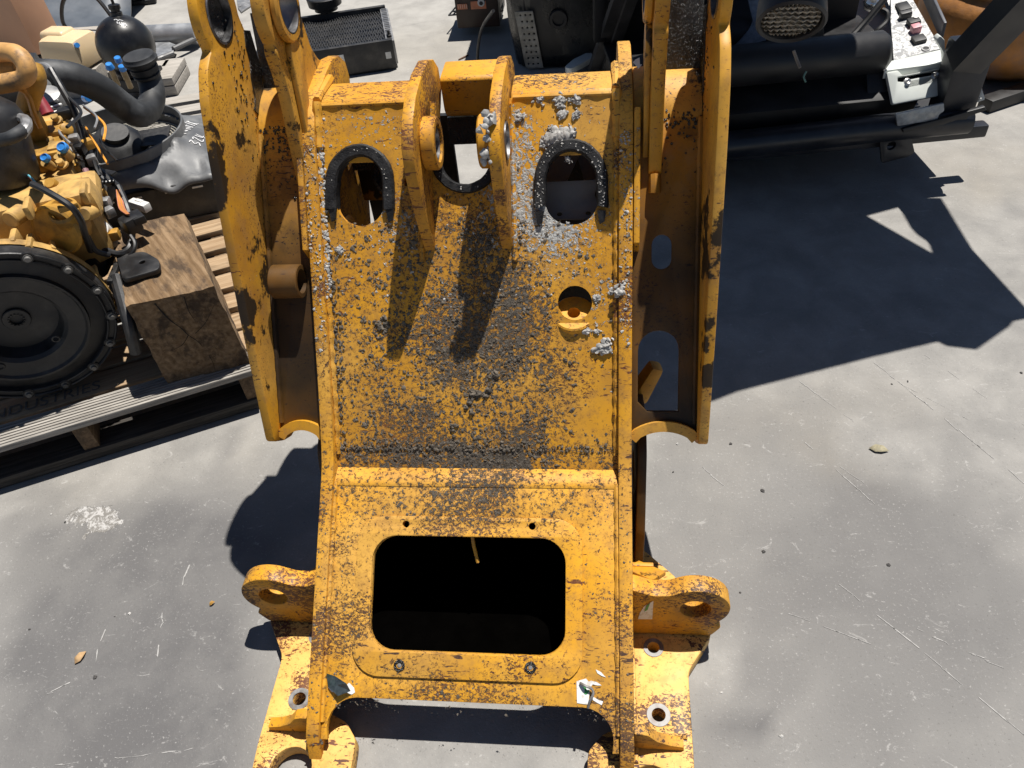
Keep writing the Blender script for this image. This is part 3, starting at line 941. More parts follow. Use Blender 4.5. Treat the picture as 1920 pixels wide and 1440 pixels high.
# ------------------------------------------------------------------ steering lugs, base plates, gussets
for sx in (-1, 1):
    lugp = [(.339, .048), (.520, .048), (.5385, .085)] + circ(.476, .160, .074, 18, -50, 122) + [(.418, .212), (.385, .210), (.355, .224), (.339, .232)]
    lugp = [(sx * a, c) for (a, c) in lugp]
    yl = .925
    sl = plate('steering_lug', rounded(lugp, .006, 2), [circ(sx * .476, .160, .0325, 26)], .042, (0, yl, 0), X, Z, P_lug, FR, .004, 1)
    basep = [(.341, 1.125), (.372, 1.118), (.45, 1.038), (.522, .905), (.520, .885), (.464, .800), (.462, .78), (.458, .60), (.450, .50)] + circ(.355, .545, .115, 14, -25, -165) + [(.243, .575), (.246, .620), (.275, .655), (.315, .672), (.341, .70)]
    basep = [(sx * a, c) for (a, c) in basep]
    bpl = plate('base_plate', rounded(basep, .01, 3), [circ(sx * .390, .851, .0135, 20), circ(sx * .393, .700, .0145, 20), circ(sx * .372, .553, .045, 28)], .040, (0, 0, .046), X, Y, P_base, FR, .003, -1)
    for (hx, hy, hr, rr) in ((.390, .851, .0136, .0225), (.393, .700, .0146, .0250)):
        b = MB()
        b.ring((sx * hx, hy, .0464), Z, rr, hr, .0012, 30, .0004)
        b.build('worn_ring', M_steel, bpl)
    gp = [(.3385, .0465), (.440, .0465), (.438, .062), (.412, .068), (.385, .084), (.366, .112), (.352, .118), (.3385, .118)]
    plate('gusset', [(sx * a, c) for (a, c) in gp], [], .022, (0, .640, 0), X, Z, P_lug, FR, .002)
    b = MB()
    b.tube([(sx * (.343 + .105 * i / 16), .651 + .006, .048) for i in range(17)], lambda t: .005 + .001 * math.sin(t * 70), 7)
    b.tube([(sx * .343, .60 + .5 * i / 60, .048) for i in range(61)], lambda t: .005 + .001 * math.sin(t * 260), 7)
    b.build('weld_bead', P_base, bpl)
    # lower doubler and mounting lug outside the side plate, under the tower
    sag('axle_cheek', rounded([(1.04, .06), (1.04, .20), (1.12, .40), (1.20, .44), (1.33, .38), (1.40, .10), (1.20, .05)], .02, 3), [circ(1.22, .22, .05, 20)], sx * (BW + .016), sx * (BW + .036), P_web, FR, .003)  # oily web paint reused here as the cheek's shade colour
b = MB()
rt = Matrix.Rotation(R(-35), 3, 'Z')
b.box((.372, .965, .175), (.075, .05, .010), Matrix.Rotation(R(-28), 3, 'X') @ Matrix.Rotation(R(-40), 3, 'Z'), .002)
b.box((.366, .985, .150), (.05, .010, .05), None, .002)
b.build('hose_bracket', P_tow, FR)
# lump of axle pad seen through the right window
b = MB()
b.box(aty(1212, 715, 1.36), (.045, .05, .11), Matrix.Rotation(R(12), 3, 'Z') @ Matrix.Rotation(R(25), 3, 'Y'), .012, .7)
b.build('axle_pad', P_tow, FR)
# torn paper tag on right lug, white arrow decal by the right ear
def flat_on(pts3, nrm, mat, name, par):
    k = len(pts3)
    b = MB()
    b.add([p + nrm * .0004 for p in pts3] + [p + nrm * .0012 for p in pts3], [tuple(range(k, 2 * k)), tuple(reversed(range(k)))] + [(i, (i + 1) % k, k + (i + 1) % k, k + i) for i in range(k)])
    return b.build(name, mat, par, 0)
tg = flat_on([aty(*p, .8828) for p in ((1208, 1136), (1225, 1126), (1223, 1160), (1196, 1160), (1200, 1148))], Vector((0, -1, 0)), M_lab.m, 'paper_label', FR)
flat_on([aty(*p, .8812) for p in ((1212, 1136), (1219, 1130), (1214, 1143), (1208, 1146))], Vector((0, -1, 0)), M_grn, 'green_mark', tg)
flat_on([WEB.hit(*p) for p in ((1191, 112), (1199, 108), (1200, 121), (1204, 121), (1197, 129), (1187, 117))], WEB.n, WHT_D, 'arrow_decal', FR)

# ------------------------------------------------------------------ mud and cement crusts on the frame
def scatter(S, n, dens, hole, umax, vr, rng, flat=.55):
    b = MB()
    k = 0
    tries = 0
    while k < n and tries < n * 60:
        tries += 1
        u, v_ = random.uniform(-umax, umax), random.uniform(*vr)
        if random.random() > dens(u, v_): continue
        if any(inside(h, u, v_) for h in hole): continue
        r = rng[0] + (rng[1] - rng[0]) * random.random() ** 4
        for j in range(1 if r < rng[0] * 1.6 else random.randint(3, 7)):
            q = r if j == 0 else r * random.uniform(.3, .7)
            du, dv = (0, 0) if j == 0 else (random.gauss(0, r * .9), random.gauss(0, r * .9))
            b.lump(S.pt(u + du, v_ + dv, q * .12), q, S.n, flat)
        k += 1
    return b
def inside(poly, x_, y_):
    c = False
    j = len(poly) - 1
    for i in range(len(poly)):
        if (poly[i][1] > y_) != (poly[j][1] > y_) and x_ < (poly[j][0] - poly[i][0]) * (y_ - poly[i][1]) / (poly[j][1] - poly[i][1]) + poly[i][0]: c = not c
        j = i
    return c
def ga(x_, m_, s_): return math.exp(-((x_ - m_) / s_) ** 2)
big_holes = [circ(UL[8][0], (UL[8][1] + UL[20][1]) / 2, .085), circ(UR[8][0], (UR[8][1] + UR[20][1]) / 2, .085), circ(*rh, .045), [(-.1, vmb - .07), (.1, vmb - .07), (.1, .8), (-.1, .8)]]
def d_mud(u, v_):
    d_ = .30 + .5 * ga(u, .03 - .15 * (v_ - .2), .12) * ga(v_, .22, .26) + .25 * ga(u, -.16, .12) * ga(v_, .18, .22) + .4 * ga(v_, .0, .025)
    if u > .17: d_ *= .25
    if v_ > .5: d_ *= .2
    return d_ * (.35 + 1.1 * max(0, mnoise.noise(Vector((u * 14, v_ * 14, 3))) + .35))
b = scatter(BP, 4600, d_mud, big_holes, .305, (-.03, .60), (.0008, .0042), .5)
lo_h = [rrect(cxo - ow - .01, ov0 - .01, cxo + ow + .01, ov1 + .01, .05)]
def d_mud2(u, v_): return (.12 + .9 * ga(v_, .47, .05) + .3 * ga(u, -.28, .05) + .15 * ga(u, .28, .04) + .25 * ga(v_, .03, .03)) * (.4 + max(0, mnoise.noise(Vector((u * 14, v_ * 14, 9))) + .3))
b2 = scatter(LP, 1200, d_mud2, lo_h, .30, (.03, .495), (.0006, .0022), .4)
b.add(b2.v, b2.f)
for sx in (-1, 1):
    for i in range(170):
        if random.random() < .55: p, nn = BP.pt(sx * random.uniform(BW - ST + .003, BW - .002), random.uniform(.0, .60), .0165), BP.n
        else: p, nn = LP.pt(sx * random.uniform(BW - ST + .003, BW - .002), random.uniform(.02, .48), .0125), LP.n
        b.lump(p, .0008 + .0022 * random.random() ** 4, nn, .45)
for (px, py, r) in ((718, 604, .012), (730, 607, .010), (1190 - 480, 606, .008), (640, 690, .008), (905, 735, .016), (880, 760, .014), (850, 800, .010), (930, 700, .012), (780, 840, .008), (760, 700, .007), (1060, 678, .008), (750, 944, .007), (765, 968, .008), (775, 967, .007), (590, 1388, .008), (600, 1392, .007)):
    for j in range(6):
        u, v_ = BP.uv(px, py) if py < 895 else LP.uv(px, py)
        S = BP if py < 895 else LP
        q = r * random.uniform(.2, .5)
        b.lump(S.pt(u + random.gauss(0, r * .7), v_ + random.gauss(0, r * .5), q * .2), q, S.n, .7, sub=2)
for i in range(900):                                  # dirt packed along the fold and the left seam
    if i < 560: p, nn = BP.pt(random.uniform(-.30, .30), abs(random.gauss(0, .008)) + .002, .002), BP.n
    else: p, nn = BP.pt(-BW + ST + .004 + abs(random.gauss(0, .010)), random.uniform(0, .40), .002), BP.n
    b.lump(p, .0008 + .0032 * random.random() ** 3, nn, .6)
tag(b.build('mud_crust', M_mud, FR, 0), kind='stuff')
def d_cem(u, v_):
    d_ = .06 + .9 * ga(u, .14, .09) * ga(v_, .50, .10) + .5 * ga(u, .24, .08) * ga(v_, .45, .14) + .5 * ga(u, -.14, .07) * ga(v_, .48, .07) + .5 * ga(u, .1, .06) * ga(v_, .66, .08) + .25 * ga(u, -.2, .15) * ga(v_, .68, .06)
    if v_ < .3: d_ *= .35 if u > .2 else .05
    return d_ * (.35 + max(0, mnoise.noise(Vector((u * 16, v_ * 16, 5))) + .35))
b = scatter(BP, 1300, d_cem, big_holes[:3] + [[(-.066, vmb - .07), (.066, vmb - .07), (.066, .8), (-.066, .8)]], .303, (.12, .73), (.0006, .0026), .5)
# thick seam of cement along the left weld
for i in range(1000):
    v_ = .34 + .36 * random.random()
    b.lump(BP.pt(-BW + ST + .005 + random.gauss(0, .0035), v_, random.uniform(.002, .007)), random.uniform(.0014, .0042), BP.n, .7)
for sx in (-1, 1):
    for i in range(230):
        v_ = random.uniform(.22, .66)
        b.lump(BP.pt(sx * random.uniform(BW - ST + .002, BW - .002), v_, .0168), .0007 + .0026 * random.random() ** 4, BP.n, .5)
# bits stuck to the rubber trims
for (tp_, kk) in ((tr_r, 105), (upath(676, 282, 342, 53, 392), 14), (mt, 22)):
    P = smooth_path([BP.pt(u, v_, .0115) for (u, v_) in tp_], 4)
    for i in range(kk):
        p = random.choice(P)
        if tp_ is tr_r and random.random() < .4: p = random.choice(P[:12] + P[-14:])
        b.lump(p + Vector((random.gauss(0, .004), 0, 0)) + BP.t * random.gauss(0, .004), random.uniform(.0005, .0018), BP.n, .6)
# the big clods
for (px, py, r, k) in ((1040, 262, .016, 14), (1055, 255, .018, 14), (1025, 268, .012, 10), (1070, 250, .010, 8), (1050, 190, .013, 12), (1052, 215, .010, 8), (1035, 240, .010, 8), (1080, 190, .011, 10), (1080, 215, .008, 6), (1012, 187, .010, 8), (970, 220, .012, 12), (960, 222, .010, 10), (1100, 620, .010, 8), (1118, 622, .008, 6), (1135, 650, .016, 12), (1160, 540, .014, 12), (1150, 545, .010, 8), (1005, 380, .009, 8), (640, 470, .009, 8), (1065, 300, .007, 6), (1120, 560, .008, 8), (1010, 350, .010, 10), (1008, 330, .008, 8)):
    u, v_ = BP.uv(px, py)
    hh = .014 if u > BW - ST - .006 else 0
    for j in range(int(k * 2.2)):
        if j < 2:
            b.lump(BP.pt(u + random.gauss(0, r * .3), v_ + random.gauss(0, r * .3), hh + r * .15), r * random.uniform(.5, .8), BP.n, .55, sub=3)
            continue
        q = r * random.uniform(.08, .34)
        b.lump(BP.pt(u + random.gauss(0, r * .6), v_ + random.gauss(0, r * .55), hh + q * random.uniform(.2, .9)), q, BP.n, .8)
# clods hanging on the right tilt lug
for (y0, z0, r, k) in ((1.33, 1.075, .012, 9), (1.315, 1.05, .012, 8), (1.308, 1.02, .012, 10)):
    for j in range(k):
        q = r * random.uniform(.3, .75)
        b.lump((.066 + random.gauss(0, .008), y0 + random.gauss(0, .006), z0 + random.gauss(0, .008)), q, (0, -.8, .6), .8)
# cement on the flank strip of the left ear
for i in range(300):
    p = (-BW - random.uniform(.001, .013), random.uniform(1.44, 1.60), 0)
    zz = .97 + (p[1] - 1.44) * .62
    if p[1] > 1.5: zz = 1.045 + (p[1] - 1.5) * .1
    b.lump((p[0], p[1], zz + random.uniform(-.004, .004)), random.uniform(.0007, .002), (0, -.6, .8), .6)
tag(b.build('cement_splatter', M_cem, FR, 50), kind='stuff')

# ================================================================== things round the frame
def wood_mat(name, c1, c2, along, dirt=(.05, .04, .03), da=.5, gs=1.0, rough=.85):
    n = NT(name)
    a = Vector(along).normalized()
    ang = math.atan2(a.y, a.x)
    mp = n.t.nodes.new('ShaderNodeMapping')
    mp.inputs['Rotation'].default_value = (0, 0, -ang)
    n.put(mp.inputs['Vector'], n.obj)
    v = mp.outputs[0]
    g = n.noise(n.vmul(v, (3 * gs, 60 * gs, 60 * gs)), 1.3, 5, .65, .4)
    col = n.mix(n.step(g, .32, .68), c1, c2)
    dm = n.step(n.noise(n.vmul(v, (6, 14, 14)), 1, 5, .65, .6), .46, .68)
    col = n.mix(n.math('MULTIPLY', dm, da), col, dirt)
    n.set(Base_Color=col, Roughness=rough, Normal=n.bump(g, .002, .9))
    n.b.inputs['Specular IOR Level'].default_value = .2
    return n.m
def board(mb, a, b, wd, th, side, z0):      # plank from a to b (2D), width wd toward `side`, bottom at z0
    a, b = Vector(a).to_3d(), Vector(b).to_3d()
    d_ = (b - a).normalized()
    c = (a + b) / 2 + Vector(side).to_3d() * wd / 2 + Vector((0, 0, z0 + th / 2))
    sd_ = Vector((-d_.y, d_.x, 0))
    mb.box(c, ((b - a).length, wd, th), Matrix((d_, sd_, Z)).transposed(), min(.003, th * .2))

# ------------------------------------------------------------------ pallet under the engine
PO = at(488, 690, .16)
PU_ = (at(0, 838, .16) - PO).normalized()
PV = Vector((PU_.y, -PU_.x, 0))
if PV.y < 0: PV = -PV
def pal(u, v_, z=0): return Vector((PO.x, PO.y, 0)) + PU_ * u + PV * v_ + Vector((0, 0, z))
W_old = wood_mat('weathered_grey_board', (.20, .185, .165), (.40, .375, .335), PU_, gs=1.3, da=.25)
W_dk = wood_mat('dark_shaded_board', (.030, .027, .024), (.075, .068, .06), PU_, gs=1.3, da=.4)  # bottom boards darkened, shade of the near side put into the colour
W_new = wood_mat('pale_pallet_board', (.26, .17, .095), (.40, .29, .18), PU_, da=.35)
W_str = wood_mat('pallet_stringer', (.10, .065, .038), (.20, .135, .08), PV, da=.6)
P1 = empty('wooden_pallet', pal(.6, .6), 0, 'weathered wooden pallet carrying the engine and timber block', 'pallet', 'wooden pallets on the left')
edges = [(0.0, .098), (.115, .10), (.232, .085), (.355, .085), (.480, .09), (.610, .09), (.745, .085), (.880, .09), (1.02, .09)]
for i, (v_, wd) in enumerate(edges):
    b = MB()
    e_ = random.uniform(-.012, .012)
    board(b, pal(e_, v_).to_2d(), pal(1.55, v_).to_2d(), wd, .022, PV.to_2d(), .138 + random.uniform(-.001, .001))
    if i == 0:                                # ribbed decking board along the near edge
        for k in range(7):
            q = .008 + k * .0125
            board(b, pal(e_ + .002, q).to_2d(), pal(1.55, q).to_2d(), .007, .004, PV.to_2d(), .1598)
    bo = b.build('deck_board', W_old if i == 0 else W_new, P1)
    if i == 1:
        tcu = bpy.data.curves.new('stencil', 'FONT')
        tcu.body = 'INDUSTRIES'
        tcu.size = .062
        tcu.extrude = .0002
        tob = bpy.data.objects.new('stencil', tcu)
        COL.objects.link(tob)
        me = bpy.data.meshes.new_from_object(tob.evaluated_get(bpy.context.evaluated_depsgraph_get()))
        bpy.data.objects.remove(tob)
        Mx = Matrix((-PU_, PV, Z)).transposed().to_4x4()
        Mx.translation = pal(.80, .128, .1618)
        me.transform(Mx)
        me.materials.clear()
        link('stencil_lettering', me, simple('faded_stencil_ink', (.09, .075, .06), .9, var=.5, scale=120), bo, 0)
for u in (.03, .52, 1.02, 1.45):
    b = MB()
    p0, p1 = pal(u, .012), pal(u, 1.10)
    board(b, p0.to_2d(), p1.to_2d(), .045, .095, PU_.to_2d(), .0425)
    b.build('stringer', W_str, P1)
for v_ in (.0, .36, .72, 1.02):
    b = MB()
    board(b, pal(-.005, v_ + .004).to_2d(), pal(1.55, v_ + .004).to_2d(), .10, .020, PV.to_2d(), .022)
    board(b, pal(-.003, v_ + .006).to_2d(), pal(1.55, v_ + .006).to_2d(), .09, .019, PV.to_2d(), .002)
    b.build('bottom_board', W_dk, P1)

# ------------------------------------------------------------------ big timber block on the pallet
b0, b1 = at(315, 720, .161), at(463, 684, .161)
bu = (b1 - b0).normalized()
bv = Vector((-bu.y, bu.x, 0))
def tim():
    n = NT('end_grain_timber')
    v = n.obj
    mp = n.t.nodes.new('ShaderNodeMapping')
    mp.inputs['Rotation'].default_value = (0, 0, -math.atan2(bu.y, bu.x))
    n.put(mp.inputs['Vector'], v)
    v = mp.outputs[0]
    r = n.t.nodes.new('ShaderNodeVectorMath')
    r.operation = 'LENGTH'
    n.put(r.inputs[0], n.vmul(n.vadd(v, (-.03, 0, -.12)), (1, 0.02, 1)))
    ring = n.noise(n.vadd(n.vmul(v, (4, .3, 4)), (0, 0, 0)), 2, 4, .6)
    rr = n.math('SINE', n.math('MULTIPLY_ADD', ring, 7, n.math('MULTIPLY', r.outputs['Value'], 330)))
    lg = n.noise(n.vmul(v, (55, 3, 55)), 1, 6, .7, .3)
    col = n.mix(n.step(lg, .3, .7), (.13, .08, .04), (.30, .205, .12))
    col = n.mix(n.math('MULTIPLY', n.step(rr, -1, 1), .25), col, (.12, .07, .035))
    col = n.mix(n.math('MULTIPLY', n.step(n.noise(n.vmul(v, (14, 5, 10)), 1, 6, .7), .46, .62), .75), col, (.035, .026, .022))
    n.set(Base_Color=col, Roughness=.9, Normal=n.bump(n.math('ADD', lg, n.math('MULTIPLY', rr, .1)), .004, 1))
    n.b.inputs['Specular IOR Level'].default_value = .2
    return n.m
bm = bmesh.new()
bmesh.ops.create_grid(bm, x_segments=1, y_segments=1, size=.5)
bm.free()
b = MB()
bw, bl, bh_ = (b1 - b0).length, .46, .295
NX, NY, NZ = 14, 20, 16
def bpnt(i, j, k):
    p = Vector((-bw / 2 + bw * i / NX, bl * j / NY, bh_ * k / NZ))
    q = p + Vector((3, 1, 2))
    e_ = .004 * mnoise.noise(q * 18) + .0025 * mnoise.noise(Vector((q.x * 60, q.y * 8, q.z * 60)))
    cx, cz = (p.x / (bw / 2)), (p.z / bh_ * 2 - 1)
    p.x += e_ * cx * 1.2 + (.012 * (1 - k / NZ) if cx > 0 else 0)
    p.z += e_ * (1 if k == NZ else 0) * 1.5
    p.y += (.006 * mnoise.noise(Vector((q.x * 25, q.z * 25, 1)))) * (1 if j == 0 else 0)
    p.x -= .195 * p.y                        # the far end was sawn askew
    return p
def quad_face(get, n1, n2, flip):
    vs = [get(i, j) for i in range(n1 + 1) for j in range(n2 + 1)]
    fs = [(i * (n2 + 1) + j, (i + 1) * (n2 + 1) + j, (i + 1) * (n2 + 1) + j + 1, i * (n2 + 1) + j + 1) for i in range(n1) for j in range(n2)]
    b.add(vs, fs)
quad_face(lambda i, k: bpnt(i, 0, k), NX, NZ, 0)
quad_face(lambda i, k: bpnt(i, NY, k), NX, NZ, 0)
quad_face(lambda i, j: bpnt(i, j, NZ), NX, NY, 0)
quad_face(lambda i, j: bpnt(i, j, 0), NX, NY, 0)
quad_face(lambda j, k: bpnt(0, j, k), NY, NZ, 0)
quad_face(lambda j, k: bpnt(NX, j, k), NY, NZ, 0)
bo = b.build('timber_block', tim(), None, 30)
bo.location = (b0 + b1) / 2 + Vector((0, 0, .0012))
bo.rotation_euler = (0, 0, math.atan2(bu.y, bu.x))
tag(bo, 'massive square-sawn hardwood block with cracked dark end grain on the pallet', 'timber')
M_crk = simple('crack_dark', (.012, .009, .007), .95)
def crack(pts, wd):
    cb = MB()
    P = [(b0 + b1) / 2 + bu * p[0] + Vector((0, 0, p[1])) - bv * .0035 for p in pts]
    P = smooth_path(P, 4)
    sd_ = Vector((0, 0, 1))
    vs, fs = [], []
    for i, p in enumerate(P):
        w_ = wd * (1 - i / (len(P) - 1)) * random.uniform(.6, 1.3) + .0003
        t = (P[min(i + 1, len(P) - 1)] - P[max(i - 1, 0)]).normalized()
        q = t.cross(bv).normalized() * w_
        vs += [p - q, p + q, p - q + bv * .012, p + q + bv * .012]
    for i in range(len(P) - 1): fs += [(i * 4, i * 4 + 1, i * 4 + 5, i * 4 + 4)]
    cb.add(vs, fs)
    o = bpy.data.objects.new('drying_crack', bpy.data.meshes.new('drying_crack'))
    o.data.from_pydata([v_ for v_ in cb.v], [], cb.f)
    o.data.materials.append(M_crk)
    COL.objects.link(o)
    o.parent = bo
    o.matrix_parent_inverse = (Matrix.Translation(bo.location) @ Matrix.Rotation(bo.rotation_euler.z, 4, 'Z')).inverted()
crack([(-.045, .29), (-.03, .23), (-.01, .19), (.0, .16), (.02, .12), (.03, .05), (.025, .01)], .0022)
crack([(.035, .29), (.03, .24), (.035, .20)], .0014)
crack([(.0, .16), (-.03, .13), (-.07, .12)], .0012)
crack([(.02, .16), (.06, .19), (.1, .24)], .001)

# ------------------------------------------------------------------ engine on the pallet
CY = simple('engine_yellow', (.43, .228, .032), .55, var=.25, scale=14, dirt=(.07, .04, .018), dirtamt=.75, dscale=13, bump=.0012)
CYL = simple('engine_yellow_dusty', (.47, .288, .085), .65, var=.22, scale=16, dirt=(.12, .07, .03), dirtamt=.6, dscale=17, bump=.0012)
BK = simple('black_paint', (.012, .012, .013), .48, var=.4, scale=18, dirt=(.085, .078, .068), dirtamt=.55, dscale=8, bump=.0008)
BKR = simple('black_rubber', (.017, .018, .020), .62, var=.35, scale=16, dirt=(.09, .095, .10), dirtamt=.55, dscale=8)
BKW = simple('black_wire', (.010, .010, .011), .45, var=.3)
GRY = simple('grey_alloy', (.30, .30, .30), .45, .5, var=.25, scale=25, dirt=(.08, .07, .06), dirtamt=.5)
WHT = simple('white_plastic', (.62, .62, .60), .45, var=.12, dirt=(.25, .22, .18), dirtamt=.3)
BLU = simple('blue_cap_plastic', (.03, .20, .55), .35, var=.2)
RED = simple('red_boot', (.22, .02, .03), .5, var=.25)
ORW = simple('orange_wire', (.60, .26, .03), .45, var=.2)
ZNC = simple('zinc_bolt', (.42, .42, .42), .35, .8, var=.2)
DULL = simple('dull_bolt', (.17, .165, .155), .5, .5, var=.25, dirt=(.05, .045, .04), dirtamt=.5)
E0 = aty(33, 617, 1.53)
EN = empty('diesel_engine', (E0.x, E0.y + .3, .16), 0, 'yellow and black diesel engine with bell housing and tangled wiring on the left pallet', 'engine')
ea = Vector((.52, -.85, -.07)).normalized()          # the bell housing faces the viewer
Be = basis(ea, (1, 0, 0))
def bell(x_, y_, d_=0): return E0 + Be @ Vector((x_, y_, d_))
b = MB()
b.lathe(E0, ea, [(0, -.055), (.032, -.055), (.034, -.060), (.092, -.075), (.100, -.060), (.114, -.014), (.124, -.004), (.150, -.002), (.166, .002), (.172, .010), (.178, .010), (.180, -.004), (.214, -.010), (.222, -.012), (.226, .000), (.246, .000), (.250, -.004), (.250, -.030), (.240, -.04), (.2, -.05)], 72)
fh = b.build('bell_housing', BK, EN, 28)
b = MB()
b.ring(bell(0, 0, -.054), ea, .036, .017, .012, 28, .002)
for i in range(14):
    a = 2 * math.pi * i / 14
    b.box(bell(.0195 * math.cos(a), .0195 * math.sin(a), -.046), (.004, .004, .014), Be)
b.build('splined_hub', BK, fh)
for i in range(15):
    a = 2 * math.pi * (i + .35) / 15
    c = (.236 * math.cos(a), .236 * math.sin(a))
    b = MB()
    b.ring(bell(*c, 0), ea, .0165, .008, .005, 18, .001)
    b.build('bolt_pad', BK, fh)
    b = MB()
    b.lathe(bell(*c, .004), ea, [(0, 0), (.0115, 0), (.0115, .003), (.0078, .0035), (.0078, .010), (.0070, .011), (0, .011)], 12)
    b.build('bolt', DULL, fh)
for i in range(15):                                  # rim ribs between the pads
    a0, a1 = 2 * math.pi * (i + .35 + .14) / 15, 2 * math.pi * (i + .35 + .86) / 15
    b = MB()
    for rr in (.225, .2455):
        b.tube([bell(rr * math.cos(a0 + (a1 - a0) * k / 8), rr * math.sin(a0 + (a1 - a0) * k / 8), .004) for k in range(9)], .0035, 6)
    b.build('rim_rib', BK, fh)
for (x_, y_) in ((.065, -.075), (-.10, -.10), (-.05, .12)):
    b = MB()
    b.ring(bell(x_, y_, -.003), ea, .012, .0075, .004, 18)
    b.build('hole_rim', BK, fh)
# yellow adapter behind the housing
b = MB()
b.lathe(E0 - ea * .03, -ea, [(0, .06), (.20, .06), (.236, .012), (.252, .004), (.252, .03), (.235, .045), (.16, .09), (.15, .30), (0, .30)], 60)
b.build('flywheel_adapter', CYL, EN, 30)
for a in range(12, 372, 30):
    b = MB()
    c = E0 - ea * .045 + Be @ Vector((.246 * math.cos(R(a)), .246 * math.sin(R(a)), 0)) * 1.0
    b.box(c - ea * .02, (.020, .012, .04), Be @ Matrix.Rotation(R(a), 3, 'Z'), .003)
    b.build('adapter_rib', CYL, EN)
# gear case: rounded casting with caps and ears
def eb(px, py, y): return aty(px, py, y)
def blk(name, px, py, y, size, mat, bev=.01, rz=.42, rx=0, taper=1.0, par=None):
    b = MB()
    b.box(eb(px, py, y), size, Matrix.Rotation(rz, 3, 'Z') @ Matrix.Rotation(rx, 3, 'X'), bev, taper)
    return b.build(name, mat, par or EN, 35)
def pot(name, px, py, y, axis, prof, mat, n=24, par=None):
    b = MB()
    b.lathe(eb(px, py, y), axis, prof, n)
    return b.build(name, mat, par or EN, 35)
gc = blk('gear_case', 75, 430, 1.80, (.34, .16, .24), CYL, .045)
blk('gear_case_flange', 100, 375, 1.84, (.26, .14, .05), CYL, .018, rx=.2)
blk('casting_arm', 150, 375, 1.80, (.10, .12, .09), CYL, .03, rz=.5)
pot('end_cap', 105, 432, 1.70, (-.05, -1, .12), [(0, -.06), (.066, -.06), (.070, -.01), (.072, 0), (.066, .006), (.062, .002), (.0, .004)], CY, 36)
pot('plug', 20, 412, 1.68, (-.1, -1, .1), [(0, -.05), (.024, -.05), (.024, 0), (.021, .004), (0, .004)], CYL, 20)
pot('bearing_boss', 122, 398, 1.72, (.1, -.5, 1), [(0, -.03), (.042, -.03), (.042, .01), (.036, .016), (.030, .010), (.028, -.005), (0, -.005)], CY, 26)
blk('webbed_lug', 128, 388, 1.70, (.05, .018, .016), CY, .003, rz=.6)
pot('stub', 163, 400, 1.74, (.15, -.8, .3), [(0, -.06), (.020, -.06), (.020, .01), (.016, .018), (0, .018)], CYL, 18)
for (px, py, y) in ((55, 390, 1.70), (160, 362, 1.78), (30, 450, 1.64), (60, 460, 1.64)):
    blk('casting_rib', px, py, y, (.018, .07, .04), CYL, .008)
pot('dipstick_cap', 100, 348, 1.84, (.1, -.55, .8), [(0, -.05), (.018, -.05), (.018, .012), (.014, .02), (0, .02)], CY, 18)
# fuel pump block with flanged bolts and blue caps
pb = blk('pump_body', 85, 308, 2.00, (.155, .12, .11), CY, .008, rz=.35)
blk('pump_base', 88, 325, 1.97, (.165, .13, .03), CYL, .005, rz=.35, par=EN)
blk('pump_head', 95, 258, 2.10, (.115, .10, .07), CY, .01, rz=.35)
blk('pump_cover', 95, 232, 2.16, (.095, .08, .03), CYL, .006, rz=.35)
blk('pump_tower', 82, 262, 2.06, (.045, .05, .16), CY, .008, rz=.35)
blk('pump_port', 112, 285, 2.00, (.05, .05, .05), CYL, .008, rz=.35)
for (px, py, y, mm) in ((57, 308, 1.93, CYL), (114, 305, 1.93, CYL), (62, 284, 2.0, CYL), (101, 283, 2.0, CYL), (57, 255, 2.06, CYL), (96, 264, 2.04, CYL), (104, 222, 2.12, CYL), (107, 234, 2.12, CYL), (100, 272, 2.02, CYL), (58, 268, 2.03, CYL), (110, 297, 1.95, CYL)):
    pot('flange_bolt', px, py, y, (0, -.45, .9), [(0, -.012), (.016, -.012), (.016, -.006), (.0105, -.005), (.0105, .008), (.009, .010), (0, .010)], mm, 12)
for (px, py, y, r_) in ((86, 297, 1.93, .013), (118, 277, 1.96, .016)):
    pot('fitting', px, py + 8, y + .01, (0, -.6, .8), [(0, -.03), (r_ * 1.05, -.03), (r_ * 1.05, .004), (0, .004)], CYL, 16)
    pot('blue_cap', px, py, y, (0, -.6, .8), [(0, -.004), (r_, -.004), (r_, .006), (r_ * .8, .010), (r_ * .55, .006), (0, .006)], BLU, 16)
pot('relief_valve', 122, 245, 2.10, (.8, -.4, .5), [(0, -.02), (.022, -.02), (.022, 0), (.018, .004), (.018, .02), (.012, .024), (0, .024)], CY, 16)
# black filter canisters at the left edge
pot('filter_canister', 5, 330, 1.86, (.08, .28, 1), [(0, -.02), (.085, -.02), (.095, 0), (.095, .16), (.08, .19), (.05, .21), (0, .21)], BK, 32)
b = MB()
b.tube([eb(-20, 265, 1.80), eb(15, 260, 1.78), eb(38, 248, 1.80), eb(48, 240, 1.86)], .017, 12, sub=5)
b.build('canister_hose', BKR, EN)
b = MB()
b.tube([eb(40, 252, 1.80), eb(50, 238, 1.83), eb(48, 225, 1.88), eb(38, 222, 1.92)], .014, 10, sub=4)
b.build('hose_elbow', GRY, EN)
